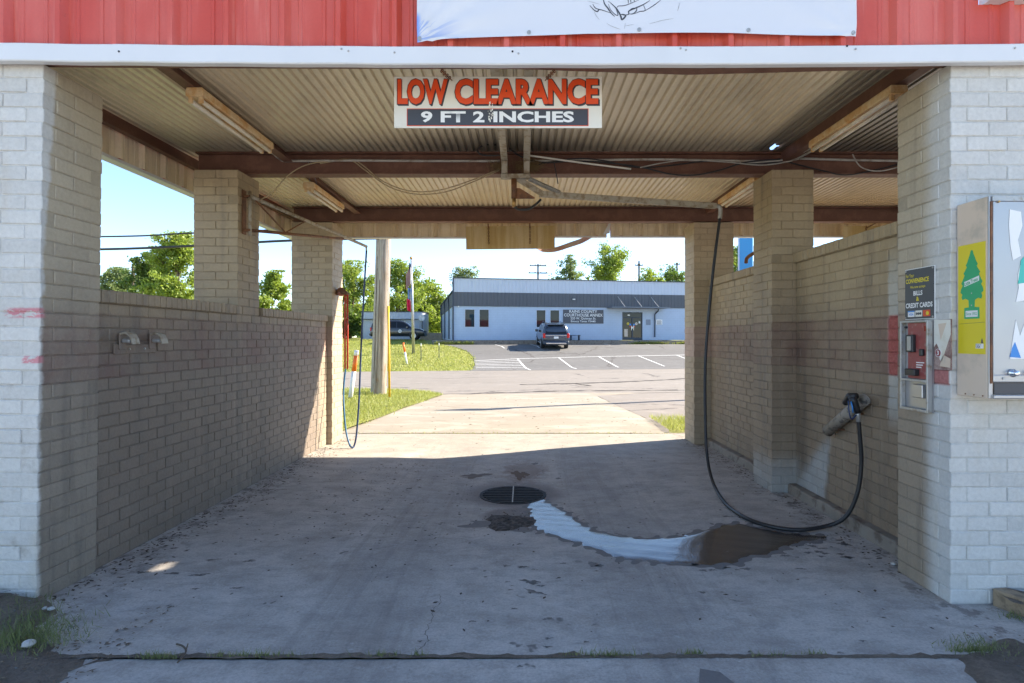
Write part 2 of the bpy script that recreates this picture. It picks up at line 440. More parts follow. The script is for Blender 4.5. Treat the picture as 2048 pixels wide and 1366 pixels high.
STEEL = m_rust('brown_primer_steel', (.135, .058, .036), (.175, .080, .050), (.070, .032, .022), rough=.62)
RUSTY = m_rust('rusted_steel', (.20, .085, .035), (.10, .045, .025), (.30, .15, .06))
FIXM = m_rust('stained_fixture_enamel', (.62, .33, .11), (.74, .55, .31), (.28, .11, .03), .35, .6, .5)
TUBEM = m_rust('fluorescent_tube_glass', (.70, .58, .40), (.80, .74, .62), (.35, .2, .09), .3, .6, .3)
def m_red():
    m = Mat('faded_red_panel'); v = m.noise(2.2, 4, .6, st=(1, 1, .25)); s = m.noise(13, 4, .65, st=(1, 1, .06), off=3); f = m.noise(60, 4, .75)
    col = m.mix(m.step(.3, .7, v), (.53, .060, .034), (.64, .150, .112)); col = m.mix(m.step(.55, .70, s) * .45, col, (.70, .26, .21))
    col = m.mix(m.step(.66, .72, m.noise(11, 5, .7, off=8)) * .5, col, (.36, .05, .035))
    return m.done(m.shade(col, .9 + f * .2), .38, 0, v * .5 + f * .15, .25, .01)
RED = m_red()
BACKP = m_streak('fascia_inside', (.60, .49, .33), (.74, .63, .46), (.42, .32, .2))
WTRIM = simple('white_trim', (.66, .67, .68), .45, var=.06, scale=3, bs=.05)
GALV = simple('galvanised_metal', (.42, .42, .41), .45, .55, .2, 12, (.30, .26, .2), .5, .7)
ALU = simple('weathered_metal', (.40, .36, .29), .55, .3, .2, 10, (.25, .19, .12), .45, .65)
STAIN = simple('brushed_steel', (.42, .42, .43), .38, .75, .08, 3, bs=.05)
BEIGE = simple('beige_enamel', (.66, .53, .41), .5, 0, .08, 4, (.50, .42, .33), .5, .7, bs=.05)
YEL = simple('yellow_print', (.72, .58, .02), .4, var=.04, bs=0)
GREEN = simple('green_print', (.02, .36, .14), .4, var=.05, bs=0)
TEAL = simple('teal_print', (.05, .48, .40), .4, var=.05, bs=0)
BLUEP = simple('blue_print', (.04, .24, .62), .4, var=.05, bs=0)
WHITE = simple('white_print', (.80, .80, .78), .45, var=.05, scale=6, bs=0)
CREAM = simple('sign_face', (.74, .71, .62), .4, var=.10, scale=3, c2=(.60, .55, .42), lo=.55, hi=.75, bs=0)
BLACK = simple('black_print', (.022, .022, .025), .45, var=.2, bs=0)
GREYP = simple('charcoal_print', (.055, .058, .068), .4, var=.15, bs=0)
ORANGE = simple('orange_red_print', (.70, .075, .018), .4, var=.10, scale=5, bs=0)
DRED = simple('dark_red_panel', (.29, .062, .058), .5, var=.25, scale=14, c2=(.34, .16, .14), lo=.55, hi=.7, bs=0)
RUB = simple('black_rubber', (.018, .018, .020), .45, var=.25, bs=.1)
NAVY = simple('navy_hose', (.02, .045, .12), .4, var=.2, bs=.05)
CYAN = simple('blue_hose', (.025, .12, .24), .4, var=.2, bs=.05)
HRED = simple('red_sleeve', (.60, .06, .03), .45, var=.2, bs=.05)
BRASS = simple('brass', (.45, .27, .10), .4, .7, .2)
SIGNB = m_streak('aged_sign_back', (.50, .34, .12), (.62, .48, .25), (.40, .22, .06))
PVC = simple('pvc_conduit', (.42, .40, .36), .5, 0, .2, 6, (.25, .2, .15))
TANC = simple('tan_cable', (.38, .29, .17), .6, var=.2)
VINYL = None
def m_vinyl():
    m = Mat('banner_vinyl'); n = m.noise(2, 4); s = m.noise(16, 5, .7, st=(1, 1, .25))
    col = m.mix(n, (.62, .635, .68), (.68, .69, .72))
    dx = m.x + .60; sl = (m.z - 3.085) / dx; rn = m.noise(7.0, 2, .5, vec=m.vec(sl, 0.0, dx * .35))
    d = m.step(.34, .02, (dx * dx + (m.z - 3.085) * (m.z - 3.085)) ** .5) * m.step(3.205, 3.185, m.z)
    col = m.mix(d * m.step(.47, .60, rn) * .75, col, (.14, .28, .66))
    d2 = m.step(-.545, -.57, m.x) * m.step(3.25, 3.2, m.z)
    col = m.mix(d2 * .8, col, (.10, .27, .75))
    return m.done(col, .4, 0, m.noise(3, 3), .1, .02)
VINYL = m_vinyl()
AWALL = None
def m_annex():
    m = Mat('pale_blue_painted_block'); n = m.noise(1.5, 5, .6); br = m.nt.nodes.new('ShaderNodeTexBrick')
    br.inputs['Scale'].default_value = 1.0; br.inputs['Brick Width'].default_value = .4; br.inputs['Row Height'].default_value = .2
    br.inputs['Mortar Size'].default_value = .008; br.inputs['Color1'].default_value = (1, 1, 1, 1); br.inputs['Color2'].default_value = (.9, .9, .9, 1); br.inputs['Mortar'].default_value = (.6, .6, .6, 1)
    m.nt.links.new(m.vec(m.x * CU + m.y * SU, m.z, 0.0), br.inputs['Vector'])
    h = E(m, br.outputs['Fac'])
    col = m.mix(n, (.41, .505, .635), (.465, .56, .69))
    return m.done(m.shade(col, .95 + n * .1 - h * .12), .6, 0, 1.0 - h, .3, .01)
AWALL = m_annex()
SIDL = simple('light_siding', (.52, .57, .66), .45, 0, .05, 1.5, bs=.03)
SIDD = simple('dark_siding', (.085, .095, .115), .45, 0, .08, 1.5, bs=.03)
TRIMD = simple('dark_trim', (.035, .05, .075), .5, 0, .1)
GLASS = m_glass('window_glass')
CARG = m_glass('car_glass', (.012, .014, .018))
def m_car(name, c):
    m = Mat(name); n = m.noise(3, 2)
    return m.done(m.shade(m.mix(1.0, c, c), .9 + n * .2), .28, .35, None, coat=.8)
CARP = m_car('dark_slate_car_paint', (.035, .05, .075))
CARP2 = m_car('charcoal_car_paint', (.028, .032, .042))
TYRE = simple('tyre', (.015, .015, .016), .85, var=.2)
RIM = simple('alloy_rim', (.45, .46, .48), .35, .8, .1)
TAIL = simple('tail_light', (.60, .02, .02), .2, var=.1, bs=0)
CHROME = simple('chrome', (.70, .70, .72), .18, .95, .05, bs=0)
def m_pole():
    m = Mat('weathered_pole_wood'); v = m.noise(9, 5, .7, st=(1, 1, .06)); k = m.noise(3.0, 5, .7, st=(1, 1, .35), off=5); f = m.noise(30, 4, .7, st=(1, 1, .2))
    col = m.mix(m.step(.3, .7, v), (.20, .16, .115), (.52, .45, .36)); low = m.step(2.2, .3, m.z)
    col = m.mix(m.step(.50, .64, k) * (.25 + low * .6), col, (.30, .165, .07))
    return m.done(m.shade(col, .75 + f * .5), .9, 0, v + f * .4, .6, .01)
WOODP = m_pole()
WOODG = m_rust('grey_pole_wood', (.36, .31, .25), (.45, .40, .33), (.26, .2, .14), .4, .65, .9)
TIMB = simple('timber', (.30, .22, .14), .85, var=.3, scale=12, c2=(.18, .13, .085), bs=.4)
YGUARD = simple('yellow_plastic', (.72, .42, .02), .45, var=.1)
OMARK = simple('orange_plastic', (.85, .17, .02), .45, var=.1)
WMARK = simple('white_plastic', (.78, .78, .76), .45, var=.08)
BLUEPOST = simple('bright_blue_panel', (.05, .36, .72), .4, var=.06)
TANW = simple('tan_retaining_block', (.42, .34, .25), .9, var=.2, c2=(.3, .24, .18))
CURBC = simple('weathered_kerb_concrete', (.25, .215, .175), .9, var=.3, scale=5, c2=(.15, .115, .09), lo=.5, hi=.66, bs=.4, bscale=40)
STRAW = simple('nest_straw', (.20, .135, .06), .9, var=.4)
CASTI = simple('cast_iron', (.022, .020, .019), .8, .0, .3, 20, (.04, .03, .022))
# ------------------------------------------------------------------ ground
def Gf(px, py, lo=9.0, hi=90.0):               # first ground hit along a pixel ray (hilly part)
    y = lo
    while y < hi:
        x = (px - 1046) * y / FPX
        if EYE - (py - 676) * y / FPX <= gz(x, y): return Vector((x, y, gz(x, y)))
        y += .02
    return Vector(((px - 1046) * hi / FPX, hi, 2))
def uvp(u, v): return (u * CU - v * SU, u * SU + v * CU)
mb = MB(); us = [-1500, -300, -80, -40, -20, -10, 0, 10, 20, 40, 80, 300, 1500]
vs_ = [-300, -50, 13.5, 15.5] + PV[2:-1] + [3000]
for v in vs_:
    for u in us:
        x, y = uvp(u, v); mb.v.append((x, y, float(np.interp(v, PV, PZ)) - (.2 if v < 14 else .03)))
for i in range(len(vs_) - 1):
    for j in range(len(us) - 1):
        a = i * len(us) + j; mb.f.append((a, a + 1, a + 1 + len(us), a + len(us)))
tag(mb.build('ground', TURF), kind='structure')

sheet('bay_floor', [(-3.3, 2.724), (2.70, 2.724), (2.70, 9.06), (-3.3, 9.06)], lambda x, y: fz(x, y), CONC, .11)
sheet('neighbouring_bay_floor', [(2.70, 2.735), (8.6, 2.735), (8.6, 9.06), (2.70, 9.06)], lambda x, y: -.002, CONC, 1.0)
def slab_z(x, y): return -.004 + .01 * math.sin(x * 1.3) * .5
sheet('approach_slab', [(-2.6, -1.2), (8, -1.2), (8, 2.709), (-2.6, 2.709)], slab_z, CONC, .4)
sheet('forecourt', [(-60, -60), (60, -60), (60, 2.72), (-60, 2.72)], lambda x, y: -.035, m_asphalt('forecourt_surface', (.44, .42, .39), (.56, .53, .49)), 20)
DRP = [(-3.3, 8.6), (2.3, 8.6), (2.3, 10.6), (2.05, 13), (1.9, 15.0), (4.0, 16.3), (-3.4, 15.6), (-2.8, 15.0), (-3.3, 12.5)]
def edge_d(poly, x, y):
    q = Vector((x, y)); best = 9
    for i in range(len(poly)):
        a, b = Vector(poly[i - 1]), Vector(poly[i]); d = b - a; t = max(0, min(1, (q - a).dot(d) / max(1e-9, d.length_squared))); best = min(best, (q - a - d * t).length)
    return best
def drive_z(x, y): return gz(x, y) - .006 + min(1, edge_d(DRP, x, y) / .45) * .012 + .0035 * (math.sin(x * 7 + y * 3) * math.sin(y * 9 - x * 4) + .8 * math.sin(x * 23 - y * 17) * math.sin(y * 19 + x * 11)) * max(0, 1 - edge_d(DRP, x, y) / .8)
sheet('driveway', [(-3.3, 9.075), (2.3, 9.075), (2.3, 10.6), (2.05, 13), (1.9, 15.0), (4.0, 16.3), (-3.4, 15.6), (-2.8, 15.0), (-3.3, 12.5)], drive_z, DRIVE, .16, .0)
sheet('side_yard', [(2.2, 9.07), (45, 9.07), (45, 24), (1.7, 15.9), (1.9, 15.0), (2.05, 13), (2.3, 10.6)], gz, STREET, 2.5, -.003)
st = sheet('street', [uvp(-160, 15.0), uvp(200, 15.0), uvp(200, 33.4), uvp(-160, 33.4)], gz, STREET, 8, .0, axis=1)
sheet('near_lawn', [(-2.85, 9.1), (-2.7, 10.2), (-2.45, 12.5), (-2.15, 14.6), (-2.1, 15.3), (-2.5, 16.0), (-3.5, 16.6), (-6, 16.7), (-30, 12.3), (-60, 6.8), (-60, 2.4), (-3.3, 2.4), (-3.3, 9.1)],
      lambda x, y: gz(x, y) + .02 + .05 * max(0, min(1, (-2.2 - x) / 2.5)) + .012 * math.sin(x * 3.1 + y * 2.3), TURF, .6)
edge = [Gf(*p) for p in ((938, 742), (950, 730), (947, 714), (934, 702), (910, 694), (884, 690))]
eu = [(p.x, p.y) for p in edge]
lot = sheet('parking_lot', [eu[0]] + [uvp(60, 33.3), uvp(60, 46.9), uvp(2.0, 46.9)] + eu[::-1][:-1], gz, LOT, 3, .006, axis=1)
# kerb strip, verge and soil at the right rear pillar
def wob(x, y): return .010 + .030 * (math.sin(x * 13 + y * 5) * .5 + .5) * (math.sin(y * 11 - x * 4) * .5 + .5) + .012 * math.sin(x * 41 + y * 17) * math.sin(y * 37 - x * 9)
def edge_d(poly, x, y):
    q = Vector((x, y)); best = 9
    for i in range(len(poly)):
        a, b = Vector(poly[i - 1]), Vector(poly[i]); d = b - a; t = max(0, min(1, (q - a).dot(d) / max(1e-9, d.length_squared))); best = min(best, (q - a - d * t).length)
    return best
def soil(name, poly, rise):
    sheet(name, poly, lambda x, y: -.030 + min(1, edge_d(poly, x, y) / .16) * .034 + wob(x, y) * .55 + rise(x, y), SOIL, .05)
lp = [G(*p) for p in ((78, 1205), (112, 1222), (132, 1262), (170, 1292), (225, 1304), (350, 1312), (330, 1328), (190, 1334), (140, 1372), (120, 1420))]
bed_rise = lambda x, y: .09 * max(0, min(1, (-2.45 - x) / .5)) * max(0, min(1, (y - 2.5) / .6))
vp_ = [(2.25, 9.0), (2.2, 9.6), (2.26, 10.1), (2.5, 10.7), (3.4, 11.0), (6, 10.9), (6, 9.0)]
sheet('verge', vp_, lambda x, y: -.03 + min(1, edge_d(vp_, x, y) / .3) * .06 + .012 * math.sin(x * 9) * math.sin(y * 7), TURF, .12)
soil('soil_bed', [(-6, 3.30), (-2.72, 3.30)] + [(p.x, p.y) for p in lp[1:]] + [(-2.05, 1.2), (-6, 1.2)], bed_rise)
rp = [G(*p) for p in ((1895, 1420), (1900, 1366), (1885, 1322), (1860, 1298), (1920, 1268), (1965, 1240), (2005, 1252), (2048, 1270))]
soil('soil_margin', [(p.x, p.y) for p in rp] + [(6, 2.75), (6, 1.9)], lambda x, y: -.006)
sheet('planting_bed', [(2.62, 3.23), (2.60, 3.10), (2.70, 2.95), (3.2, 2.72), (6, 2.72), (6, 3.23)], lambda x, y: .07 + wob(x, y), SOIL, .08)

# joint in the slab in front of the bay, filled with earth
mb = MB()
n = 180; xs = np.linspace(-2.6, 3.6, n); rr = random.Random(3)
top = [(x, 2.726 + abs(rr.gauss(0, .011)), .0022) for x in xs]; bot = [(x, 2.707 - abs(rr.gauss(0, .006)), .0022) for x in xs]
mb.v = top + bot; mb.f = [(i, i + 1, n + i + 1, n + i) for i in range(n - 1)]
tag(mb.build('slab_joint', SOIL), kind='structure')

# painted bay lines
def ribbon(a, b, wd, zo, mb=None):
    a, b = Vector(a), Vector(b); d = (b - a); d.z = 0; d.normalize(); s = Vector((-d.y, d.x, 0)) * wd / 2
    mb = mb or MB(); k = 14; L = []; Rr = []
    for i in range(k + 1):
        p = a.lerp(b, i / k)
        for q, l in ((p + s, L), (p - s, Rr)): l.append((q.x, q.y, gz(q.x, q.y) + zo))
    return mb.add(L + Rr, [(i, i + 1, k + 2 + i, k + 1 + i) for i in range(k)])
def line(p, q, wd=.11): ribbon(Gf(*p), Gf(*q), wd, .018).build('painted_line', PAINT, lot, fix=False)
for p, q in (((1035, 718), (1061, 740.5)), ((1117, 715.5), (1153, 738)), ((1197, 713.5), (1237, 735)), ((1276, 711.8), (1329, 733)), ((1353, 710.5), (1400, 729))): line(p, q)
line((949, 722), (1035, 718)); line((1035, 718), (1197, 713.5)); line((1197, 713.5), (1375, 710.3))
for i in range(1, 7):
    t = i / 6.5; line((949 + 3 * t, 722 + 18 * t), (1035 + 25 * t, 718.2 + 22 * t), .09)
for p, q in (((990, 689.5), (1009, 697)), ((1056, 687.5), (1079, 696)), ((1185, 685.6), (1222, 691)), ((1255, 685), (1300, 690))): line(p, q, .08)
CRACK = simple('crack_filler', (.055, .045, .038), .9, var=.3)
def crack(pts, w0, par, f=Gf):
    mb = MB(); pp = [f(*p) for p in pts]
    fine = []
    for a, b in zip(pp[:-1], pp[1:]):
        for k in range(8):
            q = a.lerp(b, k / 8); q.y += rng.uniform(-.06, .06); fine.append(q)
    L = []; Rr = []
    for q in fine:
        w_ = w0 * rng.uniform(.2, 1.2)
        L.append((q.x, q.y + w_, gz(q.x, q.y) + .010)); Rr.append((q.x, q.y - w_, gz(q.x, q.y) + .010))
    k = len(fine); mb.add(L + Rr, [(i, i + 1, k + i + 1, k + i) for i in range(k - 1)])
    return mb.build('crack', CRACK, par, fix=False)
crack([(1040, 769.5), (1150, 767), (1250, 764), (1330, 760), (1420, 754)], .17, st)
crack([(1145, 767), (1165, 770), (1185, 772)], .20, st)
crack([(880, 789), (1000, 786), (1100, 783), (1180, 782), (1380, 780)], .10, st)
crack([(700, 759), (900, 757), (1000, 755)], .03, st)

# ------------------------------------------------------------------ masonry
_bm = {}
def chamfer(lx, ly, lz, c):
    vs = []; idx = {}
    for sx in (-1, 1):
        for sy in (-1, 1):
            for sz in (-1, 1):
                for a in range(3):
                    d = [lx / 2, ly / 2, lz / 2]
                    p = [s_ * (d[i] - (0 if i == a else c)) for i, s_ in enumerate((sx, sy, sz))]
                    idx[(sx, sy, sz, a)] = len(vs); vs.append(p)
    fs = []
    for a in range(3):
        b, c_ = (a + 1) % 3, (a + 2) % 3
        for s_ in (-1, 1):
            q = []
            for (t, r_) in ((-1, -1), (1, -1), (1, 1), (-1, 1)):
                k = [0, 0, 0]; k[a] = s_; k[b] = t; k[c_] = r_; q.append(idx[tuple(k) + (a,)])
            fs.append(tuple(q) if s_ > 0 else tuple(q[::-1]))
        for t in (-1, 1):
            for r_ in (-1, 1):
                k0 = [0, 0, 0]; k0[a] = -1; k0[b] = t; k0[c_] = r_; k1 = list(k0); k1[a] = 1
                fs.append((idx[tuple(k0) + (b,)], idx[tuple(k1) + (b,)], idx[tuple(k1) + (c_,)], idx[tuple(k0) + (c_,)]))
    for sx in (-1, 1):
        for sy in (-1, 1):
            for sz in (-1, 1): fs.append(tuple(idx[(sx, sy, sz, a)] for a in range(3)))
    return np.array(vs), fs
def brick_me(sz):
    k = tuple(round(s_, 3) for s_ in sz)
    if k not in _bm:
        v, f = chamfer(*sz, .0035); me = bpy.data.meshes.new('brick'); me.from_pydata(v.tolist(), [], f)
        bm = bmesh.new(); bm.from_mesh(me); bmesh.ops.recalc_face_normals(bm, faces=bm.faces); bm.to_mesh(me); bm.free()
        me.materials.append(MAS); _bm[k] = me
    return _bm[k]
CO = .0813; JT = .0072
def lay(root, bricks, name='brick', cap=300):
    base = Vector(root.location)
    br = [b for b in bricks if b[2]]; rest = [b for b in bricks if not b[2]]
    br.sort(key=lambda b: (base + Vector(b[0]) - Vector((0, 0, EYE))).length)
    rest += br[cap:]; br = br[:cap]
    for c, sz, _ in br:
        o = bpy.data.objects.new(name, brick_me(sz)); COL.objects.link(o); o.parent = root
        o.location = (c[0] + rng.gauss(0, .0012), c[1] + rng.gauss(0, .0012), c[2] + rng.gauss(0, .0006))
        o.rotation_euler = (rng.gauss(0, .003), rng.gauss(0, .003), rng.gauss(0, .003))
    if rest:
        V = []; F = []; k = 0
        for c, sz, _ in rest:
            v, f = chamfer(*sz, .0035); V.append(v + np.array(c) + np.array([rng.gauss(0, .0012) for _ in range(3)])); F += [tuple(i + k for i in q) for q in f]; k += len(v)
        me = bpy.data.meshes.new('brick_courses'); me.from_pydata(np.concatenate(V).tolist(), [], F)
        bm = bmesh.new(); bm.from_mesh(me); bmesh.ops.recalc_face_normals(bm, faces=bm.faces); bm.to_mesh(me); bm.free()
        me.materials.append(MAS); o = link('brick_courses', me, root); o['kind'] = 'stuff'
BW = .092
def row(L):                                    # split a length into near-equal bricks
    n = max(1, round(L / .203)); return [L / n] * n
def pillar(label, x0, x1, y0, y1, z0, n, vis, lean=0.0, widex=None):
    cx, cy = (x0 + x1) / 2, (y0 + y1) / 2
    root = thing('brick_pillar', label, 'pillar', (cx, cy, z0), 'painted brick pillars of the wash bay')
    root.rotation_euler.y = lean
    W, D = x1 - x0, y1 - y0; B = []
    for i in range(n):
        zc = CO * (i + .5); h = CO - JT; odd = i % 2
        fw = W if not odd else W - 2 * BW
        for side in (-1, 1):
            segs = row(fw)
            if not odd and len(segs) > 3: segs = segs
            x = -fw / 2
            for s_ in segs:
                v = (side < 0 and 'f' in vis) or (side > 0 and 'b' in vis) or (not odd and ((x < -W / 2 + .01 and 'l' in vis) or (x + s_ > W / 2 - .01 and 'r' in vis)))
                B.append(((x + s_ / 2, side * (D / 2 - BW / 2), zc), (s_ - JT, BW, h), v)); x += s_
            fd = D if odd else D - 2 * BW; y = -fd / 2
            for s_ in row(fd):
                v = (side < 0 and 'l' in vis) or (side > 0 and 'r' in vis) or (odd and y < -D / 2 + .01 and 'f' in vis)
                B.append(((side * (W / 2 - BW / 2), y + s_ / 2, zc), (BW, s_ - JT, h), v)); y += s_
    MB().box(-W / 2 + .0055, W / 2 - .0055, -D / 2 + .0055, D / 2 - .0055, 0, n * CO).build('mortar_core', MORT, root)
    lay(root, B)
    return root
def wall(label, face, sgn, y0, y1, z0, n, cop, skip=None, th=.19):
    """face: x of the visible side, sgn +1 when that side looks towards +x"""
    root = thing('brick_wall', label, 'wall', (face, (y0 + y1) / 2, z0), 'painted brick walls of the wash bay')
    L = y1 - y0; B = []
    for i in range(n):
        y = -L / 2 - (.1015 if i % 2 else 0) - .03
        while y < L / 2:
            a, b = max(y, -L / 2), min(y + .203, L / 2)
            if b - a > .03: B.append(((-sgn * BW / 2, (a + b) / 2, CO * (i + .5)), (BW, b - a - JT, CO - JT), True))
            y += .203
    MB().box(min(-sgn * .0055, -sgn * th), max(-sgn * .0055, -sgn * th), -L / 2, L / 2, 0, n * CO).build('mortar_core', MORT, root)
    lay(root, B)
    C_ = []; y = -L / 2
    while y < L / 2 - .03:
        yw = y + root.location.y
        if not (skip and skip[0] - .03 < yw < skip[1]):
            C_.append(((-sgn * (th / 2 - .014), y + .034, n * CO + cop / 2), (th + .03, .068 - .006, cop - .006), True))
        y += .068
    lay(root, C_, 'coping_brick')
    mc = MB()
    segs = [(-L / 2, L / 2)] if not skip else [(-L / 2, skip[0] - root.location.y), (skip[1] - root.location.y, L / 2)]
    for a, b in segs: mc.box(min(sgn * .01, -sgn * th), max(sgn * .01, -sgn * th), a, b, n * CO - .002, n * CO + cop - .006)
    mc.build('coping_core', MORT, root)
    return root
pillar('tall white painted brick pillar at the front, beside the soil bed', -3.16, -2.708, 3.25, 3.715, 0, 37, 'fr', lean=.0150)
pillar('wide pale brick pillar carrying the vending machine and pay box', 2.375, 3.45, 3.25, 3.715, 0, 37, 'fl')
pillar('tan brick pillar rising from the low wall, steel swing bracket fixed to it', -3.15, -2.722, 5.59, 6.04, 21 * CO, 17, 'fr')
pillar('brown brick pillar between two lengths of the high wall, washed white at its foot', 2.375, 2.78, 5.59, 6.04, 0, 38, 'fl')
pillar('sunlit tan brick pillar at the far end holding the red brush sleeve', -3.22, -2.65, 8.13, 8.60, 0, 38, 'fr')
pillar('brown brick pillar at the far end behind the hanging black hose', 2.375, 2.93, 8.13, 8.60, 0, 38, 'fl')
wall('low brown brick wall with rowlock coping and two mat clips', -2.727, 1, 3.68, 8.13, 0, 21, .088, (5.59, 6.04))
wall('high brown brick wall with the wand tube, next to the pay box', 2.61, -1, 3.70, 5.59, 0, 27, .095)
wall('high brown brick wall between the two far pillars', 2.61, -1, 6.04, 8.13, 0, 27, .095)

def kerb(label, y0, y1):
    r = thing('concrete_kerb', label, 'kerb', (2.57, y0, 0), 'kerbs along the high wall')
    mb = MB(); n = 26; rr = random.Random(int(y0 * 10)); V = []
    for i in range(n + 1):
        y = y0 + (y1 - y0) * i / n; j = rr.uniform(-.006, .006)
        V.append([(2.525 + j, y, -.02), (2.528 + j, y, .078 + j), (2.538 + j, y, .09 + j), (2.606, y, .093)])
    for s_ in V: mb.v += s_
    mb.f = [(i * 4 + k, i * 4 + k + 1, i * 4 + k + 5, i * 4 + k + 4) for i in range(n) for k in range(3)] + [(0, 1, 2, 3), (n * 4 + 3, n * 4 + 2, n * 4 + 1, n * 4)]
    o = mb.build('kerb_body', CURBC, r); local(r, o)
kerb('dirty concrete kerb under the wand tube wall', 3.72, 5.585)
kerb('dirty concrete kerb along the far length of the high wall', 6.045, 8.125)
MB().box(2.74, 2.83, 2.55, 3.24, -.02, .12, Matrix.Translation((.0, 0, 0)) @ Matrix.Rotation(0, 4, 'Z'))
tb = thing('timber_edging', 'brown timber edging at the foot of the pale front pillar', 'timber', G(1975, 1195))
local(tb, MB().prism([(0, 0), (.09, 0), (.09, .10), (.085, .105), (.005, .105), (0, .10)], (2.60, 3.24, -.01), (1, .15, 0), (0, 0, 1), (.28, -.75, 0)).build('timber_beam', TIMB, tb, bevel=.006))

# ------------------------------------------------------------------ steel canopy
roof = thing('steel_canopy', 'corrugated steel canopy on brown beams with faded red fascia', 'canopy', (0, 6, 0))
def part(mb, name, mat, root, smooth=False, bevel=0, fix=True):
    return local(root, mb.build(name, mat, root, smooth, fix, bevel))
def sag(x): return -.022 * max(0, 1 - ((x - .1) / 2.9) ** 2)
RX0, RX1, RY0, RY1, RZ = -3.40, 8.45, 3.26, 8.84, 3.325
HOLE = (2.42, 5.64)
k = 0; xx = RX0
while xx < RX1 - .1:
    for (a, b, dz) in ((RY0, 5.90, 0), (5.80, RY1, .004)):
        mb = MB(); yl = [a, b]
        if a < HOLE[1] < b and xx < HOLE[0] < xx + .63: yl = [a, HOLE[1] - .11, HOLE[1] - .07, HOLE[1] - .03, HOLE[1] + .02, HOLE[1] + .06, HOLE[1] + .10, b]
        pr = [(xx + .07 * q + d, h) for q in range(9) for d, h in ((0, 0), (.019, -.0006), (.038, 0), (.046, .020), (.060, .020))] + [(xx + .63, 0), (xx + .668, 0)]
        xs = [p_[0] for p_ in pr]; nx = len(xs) - 1
        for y in yl:
            for i_, (x, h) in enumerate(pr): mb.v.append((x, y, RZ - .0105 + dz + h + (.0022 if i_ >= nx - 1 else 0)))
        for j in range(len(yl) - 1):
            for i in range(nx):
                cx, cy = (xs[i] + xs[i + 1]) / 2, (yl[j] + yl[j + 1]) / 2
                if len(yl) > 2 and 0 < j < len(yl) - 2 and abs(cx - HOLE[0]) < (.008, .026, .038, .026, .01)[j - 1] + .012 * math.sin(cx * 90): continue
                q = j * (nx + 1) + i; mb.f.append((q, q + 1, q + nx + 2, q + nx + 1))
        part(mb, 'roof_panel', ROOF, roof, False, fix=False)
    xx += .63
def ibeam(y, z0, z1, x0, x1, dent=None, w_=.135, name='beam'):
    n = 60 if dent else 1; mb = MB(); prof = [(-w_ / 2, z0), (w_ / 2, z0), (w_ / 2, z0 + .014), (.006, z0 + .018), (.006, z1 - .018), (w_ / 2, z1 - .014), (w_ / 2, z1), (-w_ / 2, z1), (-w_ / 2, z1 - .014), (-.006, z1 - .018), (-.006, z0 + .018), (-w_ / 2, z0 + .014)]
    for i in range(n + 1):
        x = x0 + (x1 - x0) * i / n
        d = dent(x) if dent else 0
        for (a, z) in prof: mb.v.append((x, y + a, z - (d if z < (z0 + z1) / 2 else 0)))
    m_ = len(prof)
    mb.f = [(i * m_ + k_, i * m_ + (k_ + 1) % m_, (i + 1) * m_ + (k_ + 1) % m_, (i + 1) * m_ + k_) for i in range(n) for k_ in range(m_)] + [tuple(range(m_)), tuple(n * m_ + q for q in range(m_))]
    return part(mb, name, STEEL, roof)
def dent(x):
    d = abs(x - .92); s_ = -sag(x) * .5
    return s_ + .034 * max(0, 1 - d / (.95 if x < .92 else 1.5))
ibeam(3.275, 3.022, 3.312, -3.42, 8.45, dent, .112)
ibeam(5.815, 3.092, 3.312, -3.22, 8.45)
ibeam(8.22, 3.105, 3.312, -3.22, 8.45)
def channel(x, y0, y1, z0=3.205, z1=3.312, w_=.085, name='purlin'):
    mb = MB(); mb.box(x - w_ / 2, x + w_ / 2, y0, y1, z0, z0 + .008); mb.box(x - w_ / 2, x - w_ / 2 + .007, y0, y1, z0 + .0085, z1); return part(mb, name, STEEL, roof)
for a, b in ((3.48, 5.745), (5.885, 8.15)):
    for x in (-2.30, 2.58, 5.3): channel(x, a if a > 5 else 3.335, b)
channel(-3.33, 3.48, 8.8, 3.19, 3.312, .06, 'eave_channel')
# fascia
def rpanel(o, u, out, width, z0f, z1f, mat, name, ph=0.0, off=0.0):
    """o start, u horizontal direction, out rib direction; ribs every 305 mm"""
    o, u, out = Vector(o), Vector(u), Vector(out); prof = []
    n = int(round(width / .305)); s_ = 0
    for i in range(n):
        c = s_ + .1525
        prof += [(s_, 0), (c - .10, 0), (c - .095, .005), (c - .08, .005), (c - .075, 0), (c - .035, 0), (c - .013, .038), (c + .013, .038), (c + .035, 0), (c + .075, 0), (c + .08, .005), (c + .095, .005), (c + .10, 0)]
        s_ += .305
    prof.append((s_, 0)); mb = MB()
    for zf in (z0f, z1f):
        for (a, d) in prof:
            p = o + u * a + out * (d + off); mb.v.append((p.x, p.y, zf(p.x, p.y)))
    m_ = len(prof); mb.f = [(i, i + 1, m_ + i + 1, m_ + i) for i in range(m_ - 1)]
    return part(mb, name, mat, roof, fix=False)
